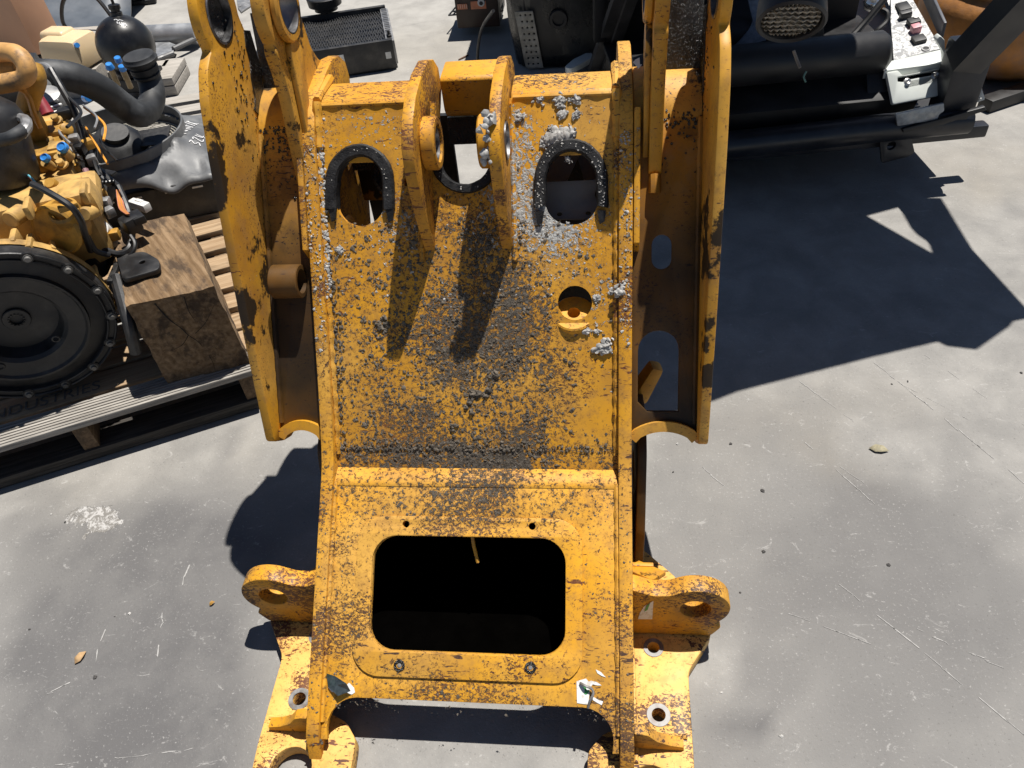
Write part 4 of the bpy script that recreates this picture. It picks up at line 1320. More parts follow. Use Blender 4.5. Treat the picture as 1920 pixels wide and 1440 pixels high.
# yellow coolant pipes with flaking paint and a rubber-wrapped bend
FLK = simple('flaking_pipe_paint', (.55, .30, .10), .55, var=.15, scale=20, dirt=(.05, .05, .052), dirtamt=1.0, dscale=16)
b = MB()
b.tube([eb(-30, 100, 2.1), eb(10, 98, 2.1), eb(35, 104, 2.08), eb(50, 128, 2.06), eb(42, 148, 2.05), eb(0, 158, 2.04), eb(-30, 162, 2.04)], .026, 14, sub=6)
b.build('coolant_pipe', FLK, EN)
b = MB()
b.tube([eb(-30, 128, 2.12), eb(5, 128, 2.12), eb(35, 128, 2.12)], .022, 14, sub=4)
b.build('coolant_stub', CYL, EN)
b = MB()
b.tube([eb(60, 128, 2.12), eb(66, 150, 2.10), eb(55, 185, 2.10), eb(48, 215, 2.10)], .030, 14, sub=5)
b.build('down_pipe', CY, EN)
# sump, block and rocker mass behind
blk('cylinder_block', 10, 270, 2.35, (.40, .34, .46), BK, .03)
blk('block_side', 20, 520, 1.95, (.34, .28, .30), BK, .03)
blk('starter_motor', 175, 470, 1.86, (.10, .20, .10), BK, .03, rz=.2)
pot('starter_solenoid', 190, 432, 1.86, (.25, -.55, .65), [(0, -.04), (.026, -.04), (.028, 0), (.026, .02), (.010, .022), (.010, .04), (0, .04)], WHT, 18)
pot('solenoid_base', 192, 450, 1.86, (.25, -.55, .65), [(0, -.05), (.031, -.05), (.031, 0), (0, 0)], BK, 18)
# mounting foot resting on the timber
fp = [at(218, 482, .475), at(272, 474, .475), at(300, 490, .475), at(301, 508, .475), at(232, 528, .475)]
fu = [(p.x, p.y) for p in fp]
hc = at(268, 495, .475)
ft = plate('mounting_foot', rounded(fu, .018, 4), [circ(hc.x, hc.y, .0085, 16)], .016, (0, 0, .474), X, Y, BK, EN, .003)
b = MB()
w0 = at(225, 500, .47)
b.box((w0.x - .012, w0.y - .02, .36), (.018, .10, .22), Matrix.Rotation(R(12), 3, 'Z'), .004)
b.build('foot_web', BK, ft)
b = MB()
b.tube([at(218, 520, .46), at(240, 600, .40), at(255, 660, .30)], .018, 10, sub=3)
b.build('foot_strut', BK, ft)
# alternator-like grey cluster behind the pump
for (px, py, y, r_) in ((95, 190, 2.30, .05), (70, 165, 2.34, .045)):
    pot('alloy_housing', px, py, y, (.2, -.3, 1), [(0, -.04), (r_, -.04), (r_, .01), (r_ * .8, .03), (r_ * .4, .035), (0, .035)], GRY, 24)
for k in range(9):
    blk('finned_plate', 92 + k * 3.2, 188 + k * 4.5, 2.28 - k * .012, (.05, .012, .012), WHT if k % 2 else BK, .002, rz=.7)
b = MB()
b.tube([eb(64, 168, 2.24), eb(76, 188, 2.22), eb(90, 214, 2.20)], lambda t: .010 + .010 * t, 12, sub=4)
b.build('red_boot', RED, EN)
b = MB()
b.tube([eb(63, 132, 2.3), eb(72, 123, 2.3), eb(88, 124, 2.28), eb(98, 135, 2.26)], .009, 10, sub=4)
b.build('grey_cable', GRY, EN)
# wiring harness: braided trunk, branches, bare coloured wires, connectors
def wire(name, pts, r_, mat, n=8):
    b = MB()
    b.tube([eb(*p) for p in pts], r_, n, sub=6)
    return b.build(name, mat, EN)
wire('harness_trunk', [(95, 130, 2.24), (115, 165, 2.20), (140, 210, 2.16), (152, 250, 2.12), (160, 290, 2.08), (175, 320, 2.05), (205, 345, 2.02)], .0105, BKW, 10)
wire('harness_branch', [(150, 235, 2.13), (163, 255, 2.14), (178, 280, 2.12), (176, 305, 2.10), (160, 312, 2.08)], .007, BKW)
wire('harness_branch', [(165, 300, 2.08), (185, 318, 2.06), (210, 340, 2.04), (222, 352, 2.02), (222, 372, 1.99)], .010, BKW)
wire('harness_branch', [(222, 350, 2.02), (240, 392, 1.95), (248, 430, 1.90), (242, 465, 1.84), (222, 476, 1.80), (196, 468, 1.80), (178, 458, 1.80)], .010, BKW)
wire('harness_branch', [(245, 442, 1.86), (253, 456, 1.84), (250, 470, 1.82), (238, 486, 1.80)], .007, BKW)
wire('harness_branch', [(150, 330, 2.02), (185, 342, 2.0), (215, 340, 2.02)], .006, BKW)
wire('harness_branch', [(60, 345, 1.72), (90, 360, 1.70), (130, 385, 1.68), (150, 410, 1.68), (160, 440, 1.70), (170, 470, 1.74)], .009, BKW)
wire('harness_branch', [(150, 420, 1.72), (165, 445, 1.74), (180, 470, 1.74), (205, 478, 1.76)], .008, BKW)
for k in range(5):
    wire('bare_wire', [(219 + k, 356, 2.0), (221 + k * 2, 375, 1.97), (225 + k * 2.2, 392, 1.93), (238 + k, 402, 1.90)], .0028, ORW if k % 2 else simple('salmon_wire', (.55, .22, .13), .5), 6)
for k in range(4):
    wire('orange_lead', [(-10, 172 - k * 3, 2.06), (30, 166 - k * 3, 2.05), (52, 178 + k, 2.05), (62, 205 + k * 3, 2.04), (76, 240, 2.03)], .0065, ORW, 8)
for (c_, k) in (((.10, .35, .45), 0), ((.55, .20, .12), 1), ((.02, .02, .02), 2)):
    wire('thin_lead', [(40, 322 + k * 2, 1.86), (55, 330 + k * 2, 1.84), (66, 342 + k * 2, 1.82), (74, 356, 1.80)], .003, simple('lead_%d' % k, c_, .5), 6)
wire('purple_hose', [(160, 318, 1.98), (168, 340, 1.95), (174, 365, 1.93)], .009, simple('faded_purple_hose', (.20, .10, .11), .6), 8)
for k in range(14):
    x0k, y0k = random.uniform(105, 190), random.uniform(180, 330)
    x1k, y1k = x0k + random.uniform(-15, 45), y0k + random.uniform(30, 90)
    wire('loose_lead', [(x0k, y0k, 2.18), ((x0k + x1k) / 2 + random.uniform(-25, 25), (y0k + y1k) / 2, 2.08 + random.uniform(-.03, .03)), (x1k, y1k, 2.0)], random.uniform(.0025, .0055), random.choice((BKW, BKW, BKW, GRY, ORW)), 6)
cn = blk('grey_connector', 262, 385, 1.98, (.075, .026, .026), WHT, .004, rz=-.45)
blk('connector_latch', 262, 378, 1.985, (.03, .012, .012), WHT, .002, rz=-.45)
blk('black_connector', 257, 408, 1.92, (.06, .035, .025), BKW, .004, rz=-.8)
blk('black_connector', 245, 420, 1.90, (.05, .05, .05), BKW, .01, rz=-.6)
blk('clip_blade', 195, 322, 2.10, (.09, .022, .008), BKW, .003, rz=-.35)
blk('harness_clip', 122, 212, 2.16, (.04, .04, .03), BKW, .008, rz=.5)
for (px, py, y) in ((150, 280, 2.06), (165, 270, 2.1), (172, 300, 2.06), (128, 335, 1.95), (190, 362, 1.98), (205, 398, 1.92), (198, 380, 1.95), (182, 350, 1.98), (215, 440, 1.86), (140, 262, 2.08), (133, 295, 2.05), (125, 318, 2.0), (142, 318, 2.0), (150, 335, 1.98)):
    blk('small_fitting', px, py, y, (.03, .03, .03), random.choice((GRY, BKW, CY)), .006, rz=random.random())

# ------------------------------------------------------------------ fan shroud on its radiator, behind the engine
s0, s1, s2 = at(400, 320, .345), at(215, 354, .345), at(380, 208, .345)
su = (s1 - s0).normalized()
sv = Vector((su.y, -su.x, 0))
if sv.y < 0: sv = -sv
sd2 = (s2 - s0).dot(sv)
skew = (s2 - s0).dot(su) / sd2
def shp(u, v_, z): return Vector((s0.x, s0.y, 0)) + su * (u + skew * v_ * .6) + sv * v_ + Vector((0, 0, z))
P2 = empty('wooden_pallet', shp(.4, .4, 0), 0, 'grey slatted wooden pallet under the fan shroud, behind the first pallet', 'pallet', 'wooden pallets on the left')
W_gr = wood_mat('grey_slat', (.28, .26, .23), (.42, .39, .35), su, da=.2)
for k in range(9):
    b = MB()
    a_, c_ = shp(-.06 + random.uniform(-.02, .02), .16 + k * .135, 0), shp(1.35, .16 + k * .135, 0)
    board(b, a_.to_2d(), c_.to_2d(), .09, .022, sv.to_2d(), .125)
    b.build('deck_board', W_gr, P2)
for u in (.0, .6, 1.2):
    b = MB()
    board(b, shp(u, .16, 0).to_2d(), shp(u, 1.35, 0).to_2d(), .04, .12, su.to_2d(), .004)
    b.build('stringer', W_str, P2)
SHM = simple('grey_moulded_plastic', (.115, .118, .122), .5, var=.22, scale=9, dirt=(.24, .24, .235), dirtamt=.55, dscale=10, bump=.001)
RC = empty('fan_shroud', shp(.4, .3, .16), 0, 'grey moulded plastic fan shroud with wire guard, chalk writing, lying on a radiator', 'fan shroud')
# radiator box underneath with slotted rail
b = MB()
cB = shp(.42, .30, .235)
Bs = Matrix((su, -sv, Z)).transposed()
b.box(cB, (.88, .56, .14), Bs, .006)
b.build('radiator_body', BK, RC)
b = MB()
for k in range(7):
    c = shp(.08 + k * .11, .018, .285)
    b.box(c, (.024 if k % 3 else .04, .004, .008), Bs, .001)
b.build('rail_slots', WHT, RC)
# sculpted top
nu, nv = 56, 40
GU, GV = .355, .315
def top_z(u, v_):
    z = .345
    uu, vv = u / .88, v_ / .58
    d_ = math.hypot(u - GU, v_ - GV)
    z += .045 * max(0, 1 - max(0, d_ - .27) / .11) ** 1.5 if d_ > .27 else .045
    z -= .05 * ga(u, .17, .05) * ga(v_, .03, .05) + .05 * ga(u, .42, .05) * ga(v_, .0, .05) + .03 * ga(u, .05, .04) * ga(v_, .06, .05)
    z += .03 * ga(u, .14, .045) * ga(v_, .20, .035)
    e_ = min(u, .86 - u, v_, .57 - v_)
    z -= .03 * max(0, 1 - e_ / .03) ** 2
    return z + .002 * mnoise.noise(Vector((u * 14, v_ * 14, 0)))
b = MB()
vs, fs = [], []
idx = {}
for i in range(nu + 1):
    for j in range(nv + 1):
        u, v_ = .86 * i / nu, .57 * j / nv
        vs.append(shp(u, v_, top_z(u, v_)))
for i in range(nu):
    for j in range(nv):
        u, v_ = .86 * (i + .5) / nu, .57 * (j + .5) / nv
        if math.hypot(u - GU, v_ - GV) < .262: continue
        k = i * (nv + 1) + j
        fs.append((k, k + nv + 1, k + nv + 2, k + 1))
b.add(vs, fs)
shell = b.build('shroud_shell', SHM, RC, 60)
shell.data.materials[0] = SHM
sm_ = shell.modifiers.new('thick', 'SOLIDIFY')
sm_.thickness = .004
gcn = shp(GU, GV, 0)
b = MB()
N_ = 64
rp = [(.262, .335), (.262, .425), (.2665, .428), (.270, .425), (.272, .335)]
vs, fs = [], []
for i in range(N_):
    a = 2 * math.pi * i / N_
    for (r_, z) in rp: vs.append(gcn + (su * math.cos(a) + sv * math.sin(a)) * r_ + Vector((0, 0, z)))
for i in range(N_):
    for j in range(4): fs.append((i * 5 + j, ((i + 1) % N_) * 5 + j, ((i + 1) % N_) * 5 + j + 1, i * 5 + j + 1))
b.add(vs, fs)
b.build('shroud_ring', SHM, RC, 40)
b = MB()
for k in range(17):
    r_ = .252 - k * .0125
    b.tube([gcn + (su * math.cos(2 * math.pi * i / 40) + sv * math.sin(2 * math.pi * i / 40)) * r_ + Vector((0, 0, .352)) for i in range(41)], .0022, 5, False)
for k in range(10):
    a = 2 * math.pi * k / 10 + .2
    d_ = su * math.cos(a) + sv * math.sin(a)
    b.tube([gcn + d_ * .04 + Vector((0, 0, .347)), gcn + d_ * .262 + Vector((0, 0, .347))], .0022, 5)
tag(b.build('wire_guard', simple('pale_guard_wire', (.50, .47, .40), .5, .2, var=.1), RC), kind='stuff')
b = MB()
b.cyl(gcn + Vector((0, 0, .305)), gcn + Vector((0, 0, .315)), .25, n=40)
b.build('radiator_core', BK, RC)
b = MB()
b.lathe(gcn - su * .00 + Vector((0, 0, .355)), (.25, -.2, .8), [(0, 0), (.10, 0), (.11, .02), (.08, .06), (.05, .07), (.05, .09), (0, .09)], 28)
b.build('fan_motor', BK, RC, 40)
for k in range(2):
    b = MB()
    a = .6 + k * 2.6
    d_ = su * math.cos(a) + sv * math.sin(a)
    q = d_.cross(Z)
    b.add([gcn + d_ * .06 + q * .03 + Z * .37, gcn + d_ * .20 + q * .06 + Z * .375, gcn + d_ * .21 - q * .05 + Z * .40, gcn + d_ * .06 - q * .04 + Z * .40,
           gcn + d_ * .06 + q * .03 + Z * .366, gcn + d_ * .20 + q * .06 + Z * .371, gcn + d_ * .21 - q * .05 + Z * .396, gcn + d_ * .06 - q * .04 + Z * .396],
          [(0, 1, 2, 3), (7, 6, 5, 4), (0, 4, 5, 1), (1, 5, 6, 2), (2, 6, 7, 3), (3, 7, 4, 0)])
    b.build('fan_blade', BK, RC)
b = MB()
b.ring(shp(.14, .20, .376), Z, .014, .007, .004, 16)
b.build('insert_ring', ZNC, RC)
# handwriting in white paint marker
CHK = simple('white_marker', (.75, .75, .75), .7, var=.1)
def scrawl(strokes, org, ux_, uy_, h, par, r_=.0016, zf=None):
    for st in strokes:
        b = MB()
        P = [org + ux_ * (p[0] * h) + uy_ * (p[1] * h) for p in st]
        if zf: P = [zf(p) for p in P]
        b.tube(P, r_, 5, sub=3)
        b.build('marker_stroke', CHK, par)
G9 = [[(.5, .7), (.3, .95), (.08, .75), (.25, .55), (.5, .7), (.42, .0)]]
G0 = [[(.75, .5), (.9, .9), (1.1, .6), (1.0, .1), (.78, .3), (.75, .5)]]
GL = [[(1.3, .95), (1.25, .4), (1.55, .5)], [(1.5, .9), (1.48, 0)]]
G4 = [[(1.8, .95), (1.75, .1)], [(2.1, .9), (2.05, 0)], [(1.78, .5), (2.08, .5)]]
GK = [[(2.6, .9), (2.6, .05)], [(2.45, .9), (2.85, .95)], [(3.05, .9), (3.0, 0)], [(3.35, .85), (3.05, .5), (3.4, .02)]]
wa, wb_ = at(352, 268, .36), at(375, 232, .36)
wx = (wb_ - wa).normalized()
wy = Vector((-wx.y, wx.x, 0))
def on_top(p):
    q = p - Vector((s0.x, s0.y, 0))
    v_ = q.dot(sv)
    u = q.dot(su) - skew * v_ * .6
    return Vector((p.x, p.y, top_z(u, v_) + .0035))
hw = (wb_ - wa).length / 3.6
scrawl(G9 + G0 + GL + G4 + GK, wa, wx, wy, hw, shell, .0018, on_top)
wc = at(376, 274, .36)
scrawl([[(0, .9), (.5, .9), (.1, .5), (.5, .3), (.0, .0)], [(.8, .8), (1.2, .9), (.8, .1), (1.3, .1)], [(1.6, .9), (1.6, .3), (2.0, .3)], [(1.95, .9), (1.9, 0)]], wc, wx, wy, hw * .9, shell, .0018, on_top)

# big rubber air hose lying over the shroud
hp = [at(40, 145, .80), at(90, 140, .79), at(140, 146, .76), at(190, 168, .69), at(228, 196, .61), at(258, 214, .56), at(278, 205, .54), at(286, 180, .56), at(281, 152, .60), at(270, 128, .65)]
b = MB()
b.tube(hp, lambda t: .049 - .004 * t, 22, sub=8)
AH = empty('air_hose', hp[4] - Vector((0, 0, .2)), 0, 'thick black rubber air intake hose bent upward over the fan shroud', 'hose')
b.build('hose_tube', BKR, AH, 60)
b = MB()
d_ = (hp[-1] - hp[-2]).normalized()
b.lathe(hp[-1] - d_ * .01, d_, [(.046, 0), (.052, 0), (.052, .018), (.047, .02), (.047, .030), (.062, .034), (.064, .046), (.058, .052), (.056, .060), (.030, .062), (0, .062)], 28)
b.build('end_cuff', BKR, AH, 40)
b = MB()
b.ring(hp[-1] - d_ * .03, d_, .050, .044, .010, 26)
b.build('hose_clamp', BK, AH)
# hydraulic fittings with blue caps beside the hose
for (px, py, z, lab) in ((207, 128, .42, 'upright steel hydraulic fitting with large blue cap, left of the hose end'), (223, 116, .42, 'upright steel fitting with blue cap, rearmost beside the hose end'), (231, 132, .40, 'upright steel fitting with blue cap, nearest the hose end')):
    hf = empty('hydraulic_fitting', at(px, py, z) - Vector((0, 0, .1)), 0, lab, 'fitting', 'capped fittings by the hose')
    p = at(px, py, z)
    q = at(px + 14, py + 32, z - .09)
    b = MB()
    b.cyl(q, p, .013, .012, 12)
    b.build('stem', simple('brass_' + str(px), (.22, .17, .10), .45, .6, var=.3), hf)
    b = MB()
    b.cyl(p, p + (p - q).normalized() * .025, .016 if px > 210 else .020, .015, 14, .002)
    b.build('cap', BLU, hf)
b = MB()
b.cyl(at(160, 184, .36), at(166, 184, .38), .018, .016, 14, .002)
tag(b.build('blue_plug', BLU), 'small blue plug on a pale fitting under the big hose', 'plug')

# ------------------------------------------------------------------ far left: plastic tanks, fender, accumulator, tube
TAN = simple('tan_plastic_tank', (.46, .255, .155), .55, var=.08, scale=5)
b = MB()
tk = at(107, 98, .17)
b.box((tk.x - .47, tk.y + .13, .17 + .36), (.92, .24, .72), Matrix.Rotation(R(-14), 3, 'Z'), .06, .95)
ob = b.build('plastic_tank', TAN, None, 40)
tag(ob, 'large tan plastic tank standing at the far left behind the engine', 'tank')
b = MB()
tt = Vector((tk.x - .47, tk.y + .13, .889))
b.lathe(tt, Z, [(0, 0), (.06, 0), (.06, .03), (0, .03)], 20)
b.build('filler_cap', BK, ob)
MLK = NT('milky_plastic')
MLK.set(Base_Color=(.66, .50, .30), Roughness=.4)
MLK.b.inputs['Subsurface Weight'].default_value = .25
MLK.b.inputs['Subsurface Radius'].default_value = (.05, .035, .02)
bt = at(128, 136, .16)
Rb = Matrix.Rotation(R(-12), 3, 'Z')
b = MB()
b.box((bt.x, bt.y + .12, .16 + .085), (.30, .24, .165), Rb, .055, .84)
b.box((bt.x - .06, bt.y + .15, .325), (.17, .12, .04), Rb, .018, .86)
ob = b.build('expansion_bottle', MLK.m, None, 50)
tag(ob, 'translucent cream coolant bottle with a blue plug, right of the tan tank', 'bottle')
b = MB()
p = Vector((bt.x + .09, bt.y + .03, .29))
b.cyl(p, p + Vector((.03, -.02, .01)), .013, n=12)
b.build('blue_plug', BLU, ob)
b = MB()
b.box((bt.x - .55, bt.y + .36, .081), (1.35, .72, .156), Matrix.Rotation(R(3), 3, 'Z'), .004)
tag(b.build('timber_platform', W_gr), 'grey timber platform under the tan tank and cream bottle', 'platform')
# fender sheet
FND = simple('grey_blue_fender', (.075, .09, .11), .45, var=.15, scale=4, dirt=(.22, .22, .22), dirtamt=.35, dscale=3)
f0_ = at(235, 62, .02)
b = MB()
vs, fs = [], []
for i in range(29):
    t = i / 28
    for j in range(9):
        q = j / 8
        x_ = f0_.x - 1.35 * q
        lift = .34 * math.sin(math.pi * min(1, .12 + .95 * q)) * (.35 + .65 * q)
        vs.append(Vector((x_ - .22 * t, f0_.y + 1.15 * t - .08 * math.sin(q * 3), .02 + lift * math.sin(math.pi * (.08 + .84 * t)) + .10 * ga(t, .35 + .3 * q, .12))))
for i in range(28):
    for j in range(8): fs.append((i * 9 + j, i * 9 + j + 1, (i + 1) * 9 + j + 1, (i + 1) * 9 + j))
b.add(vs, fs)
ob = b.build('wheel_fender', FND, None, 60)
md = ob.modifiers.new('t', 'SOLIDIFY')
md.thickness = .012
tag(ob, 'dull blue-grey curved wheel fender lying on the concrete behind the tanks', 'fender')
# steel tube
ta, tb = at(150, 72, .075), at(372, 63, .075)
td = (tb - ta).normalized()
b = MB()
b.ring(ta, td, .062, .052, (tb - ta).length, 30, .003)
ob = b.build('steel_tube', simple('galvanised_tube', (.36, .37, .38), .42, .6, var=.15, scale=12), None, 40)
tag(ob, 'long galvanised steel tube lying behind the black accumulator ball', 'tube')
b = MB()
b.ring(ta + td * .14, td, .066, .060, .02, 30, .002)
b.build('collar', BK, ob)
b = MB()
b.tube([ta + Vector((-.02, 0, .02)), ta + Vector((-.03, -.05, .12)), ta + Vector((.06, -.05, .26)), ta + Vector((.25, -.08, .28)), ta + Vector((.36, -.14, .16))], .012, 8, sub=6)
tag(b.build('loose_cable', BKW), 'thin black cable arching over the end of the galvanised tube', 'cable')
# accumulator ball
sc_ = at(236, 84, .275)
b = MB()
pr = [(.0, -.16), (.07, -.155), (.11, -.125)] + [(.150 * math.cos(R(a)), .150 * math.sin(R(a))) for a in range(-50, 80, 8)] + [(.03, .150), (.03, .165), (.024, .168), (.024, .178), (.030, .180), (.030, .20), (.02, .204), (0, .204)]
b.lathe(sc_, (.05, .12, 1), pr, 40)
ob = b.build('accumulator', simple('black_accumulator', (.008, .008, .009), .35, var=.3, scale=10, dirt=(.05, .05, .05), dirtamt=.3), None, 40)
tag(ob, 'black spherical accumulator with a grey valve on top and white scrawl', 'accumulator')
b = MB()
nk = sc_ + Vector((.05, .12, 1)).normalized() * .20
b.tube([nk, nk + Vector((.0, 0, .04)), nk + Vector((-.012, 0, .055))], .008, 8, sub=3)
b.build('valve_stem', BK, ob)
vd = (CAM - sc_).normalized()
sxu = Vector((1, .1, 0)).normalized()
syu = (Z - vd * Z.dot(vd)).normalized()
so_ = sc_ + vd * .10 + syu * .085 + sxu * .005
scrawl([[(0, 1), (-.1, .4), (.35, .45)], [(.3, .9), (.25, 0)], [(.75, .95), (.55, 0)], [(1.0, .9), (.95, .05)], [(1.35, .9), (1.3, .05)], [(.97, .5), (1.33, .5)]], so_, sxu, syu, .030, ob, .0022, lambda p: sc_ + (p - sc_).normalized() * .152)
scrawl([[(0, .5), (.5, 1), (.8, .3), (1.2, .9), (1.8, .5)]], so_ + syu * .035 - sxu * .015, sxu, syu, .03, ob, .0022, lambda p: sc_ + (p - sc_).normalized() * .152)
b = MB()
b.box(sc_ - Vector((0, 0, .19)), (.20, .20, .075), None, .01)
b.build('foot_block', BK, ob)
# planks and triangular grey plate by the ball
for (pa, pb, wd, lab) in (((160, 140), (310, 124), .10, 'grey weathered plank lying in front of the accumulator ball'), ((285, 150), (322, 146), .30, 'short pale grey plank end beside the upturned hose')):
    b = MB()
    a_, c_ = at(*pa, .1), at(*pb, .1)
    dd = (c_ - a_).normalized()
    board(b, a_.to_2d(), c_.to_2d(), wd, .04, Vector((-dd.y, dd.x)) , .06)
    board(b, a_.to_2d(), c_.to_2d(), wd, .05, Vector((-dd.y, dd.x)) , .004)
    tag(b.build('plank', W_gr), lab, 'plank')
pp = [at(290, 70, .05), at(330, 85, .05), at(325, 100, .05), at(285, 112, .05)]
plate('steel_plate', [(p.x, p.y) for p in pp], [], .012, (0, 0, .05), X, Y, simple('sheet_steel', (.33, .34, .35), .4, .6, var=.15), None)
tag(bpy.data.objects['steel_plate'], 'bright sheet steel bracket plate between ball and lever rods', 'plate')
for (pa, pb, lab) in (((325, 92), (368, 72), 'upper dark grey lever rod left of the frame tower'), ((295, 112), (325, 100), 'lower dark grey lever rod behind the upturned hose')):
    b = MB()
    b.tube([at(*pa, .06), at(*pb, .06)], .016, 10)
    tag(b.build('lever_rod', simple('dark_rod_' + str(pa[0]), (.09, .09, .09), .5)), lab, 'rod')
# black strip lying on the far concrete
b = MB()
b.box(at(238, 7, .02), (.42, .05, .03), Matrix.Rotation(R(12), 3, 'Z'), .012)
tag(b.build('rubber_strip', BKR), 'black rubber strip on the concrete at the top left', 'strip')

# ------------------------------------------------------------------ flat radiator behind the left tower
r0, r1, r2 = at(735, 74, .165), at(562, 100, .165), at(692, 12, .165)
ru = (r1 - r0).normalized()
rv = Vector((ru.y, -ru.x, 0))
if rv.y < 0: rv = -rv
rw, rd = (r1 - r0).length + .25, (r2 - r0).dot(rv)
def rp_(u, v_, z): return Vector((r0.x, r0.y, 0)) + ru * u + rv * v_ + Vector((0, 0, z))
RD = empty('radiator', rp_(rw / 2, rd / 2, 0), 0, 'black finned radiator lying flat on the concrete with a small white sticker', 'radiator')
Br = Matrix((ru, -rv, Z)).transposed()
for (u0, u1, v0, v1, z0, z1, nm) in ((0, rw, 0, .03, .01, .165, 'front_tank'), (0, rw, rd - .03, rd, .01, .165, 'rear_tank'), (-.012, .035, .028, rd - .028, .02, .150, 'end_rail'), (rw - .03, rw, .03, rd - .03, .02, .150, 'end_rail')):
    b = MB()
    b.box(rp_((u0 + u1) / 2, (v0 + v1) / 2, (z0 + z1) / 2), (u1 - u0, v1 - v0, z1 - z0), Br, .005)
    b.build(nm, GRY if nm == 'end_rail' and u0 < .1 else BK, RD)
b = MB()
b.box(rp_(rw / 2, rd / 2, .08), (rw - .06, rd - .05, .10), Br)
b.build('core_block', BK, RD)
b = MB()
nf = 46
for k in range(nf):                                   # wavy fins
    u = .045 + (rw - .09) * k / (nf - 1)
    P = [rp_(u + .004 * math.sin(j * 1.15 + (k % 2) * .6), .035 + (rd - .07) * j / 34, .137) for j in range(35)]
    b.sweep(P, [(-.0016, -.008), (.0016, -.008), (.0016, .004), (-.0016, .004)], (0, 0, 1))
tag(b.build('cooling_fins', simple('fin_grey', (.055, .056, .058), .5, .3, var=.2), RD, 0), kind='stuff')
b = MB()
for k in range(18):
    b.box(rp_(.012, .05 + (rd - .10) * k / 17, .153), (.03, .008, .006), Br)
tag(b.build('end_fins', ZNC, RD, 0), kind='stuff')
b = MB()
b.box(rp_(.30, -.0012, .10), (.045, .002, .05), Br)
b.build('white_sticker', WHT, RD)
b = MB()
b.box(rp_(.035, -.0012, .085), (.03, .002, .035), Br)
b.build('white_sticker', WHT, RD)
b = MB()
b.lathe(rp_(.012, .06, .16), Z, [(0, 0), (.014, 0), (.014, .012), (.008, .014), (.008, .035), (0, .035)], 12)
b.build('drain_tap', BK, RD)
b = MB()
cp = at(612, 18, .17)
b.lathe(cp, Z, [(0, 0), (.07, 0), (.07, .02), (.10, .03), (.105, .075), (.10, .08), (0, .08)], 30)
tag(b.build('air_cleaner', BK, None, 40), 'round black air cleaner bowl sitting on the far edge of the radiator', 'air cleaner')
plate('gasket_bracket', [(p.x, p.y) for p in (at(440, -30, .012), at(475, -30, .012), at(470, 10, .012), at(452, 22, .012), at(446, 14, .012))], [circ(*at(450, 13, .012).to_2d(), .008, 12)], .01, (0, 0, .0075), X, Y, GRY, None)
tag(bpy.data.objects['gasket_bracket'], 'grey cast bracket with bolt hole glimpsed between the left tower ears', 'bracket')

# ------------------------------------------------------------------ machine cab behind the right tower
c0_ = at(1370, 268, .25)
c1_ = at(1700, 236, .25)
cu = (c1_ - c0_).normalized()
cv = Vector((-cu.y, cu.x, 0))
def atc(px, py, d_=0.0):                    # on the upright plane d_ behind the cab's sill
    v = ray(px, py)
    o_ = c0_ + cv * d_
    return CAM + v * ((o_ - CAM).dot(cv) / v.dot(cv))
Bc = Matrix((cu, cv, Z)).transposed()
CAB = empty('machine_cab', at(1560, 252, .25) + cv * .5 - Vector((0, 0, .25)), 0, 'stripped black machine cab with white side console, standing behind the right tower', 'cab')
NVY = simple('navy_black_paint', (.010, .012, .017), .38, var=.3, scale=8, dirt=(.05, .05, .055), dirtamt=.4, dscale=5)
CBK = simple('cab_black', (.010, .010, .011), .5, var=.3, scale=10)
CWH = simple('cab_white_panel', (.60, .63, .60), .45, var=.05, scale=6, dirt=(.35, .33, .30), dirtamt=.25, dscale=10)
GLV = simple('galvanised_sheet', (.28, .31, .34), .45, .4, var=.3, scale=30, dirt=(.5, .5, .48), dirtamt=.6, dscale=30)
# sill tube along the floor edge
p0, p1 = atc(1340, 275), atc(1690, 236)
b = MB()
b.tube([p0 - cu * .25, p0, p1, p1 + cu * .25], .052, 20)
b.build('sill_tube', NVY, CAB, 60)
b = MB()
b.box((p0 + p1) / 2 + cu * .05 + cv * .03 - Vector((0, 0, .055)), ((p1 - p0).length + .6, .05, .05), Bc, .008)
b.build('sill_rail', NVY, CAB)
# floor tub and dark interior
b = MB()
fl_ = (p0 + p1) / 2
b.box(fl_ + cv * .62 + cu * .0 - Vector((0, 0, .02)), ((p1 - p0).length + .55, 1.1, .03), Bc, .006)
b.build('floor_pan', CBK, CAB)
b = MB()
b.box(fl_ + cv * .20 - cu * .05 + Vector((0, 0, .10)), ((p1 - p0).length + .25, .30, .10), Bc @ Matrix.Rotation(R(20), 3, 'X'), .03)
b.build('floor_mat', CBK, CAB)
b = MB()
b.box(fl_ + cv * .62 - cu * .10 + Vector((0, 0, .20)), (.52, .50, .18), Bc, .06)
st_ = b.build('seat_cushion', CBK, CAB, 50)
b = MB()
b.box(fl_ + cv * .92 - cu * .10 + Vector((0, 0, .55)), (.50, .16, .66), Bc @ Matrix.Rotation(R(-12), 3, 'X'), .06)
b.build('seat_back', CBK, CAB, 50)
b = MB()
b.box(fl_ + cv * 1.15 + Vector((0, 0, .45)), ((p1 - p0).length + .5, .03, 1.0), Bc, .006)
b.build('rear_wall', CBK, CAB)
for (px, lab) in ((1330, 'l'),):
    b = MB()
    b.box(atc(px, 262, .5) + Vector((0, 0, .30)) - cu * .12, (.03, .95, .62), Bc, .006)
    b.build('side_wall', CBK, CAB)
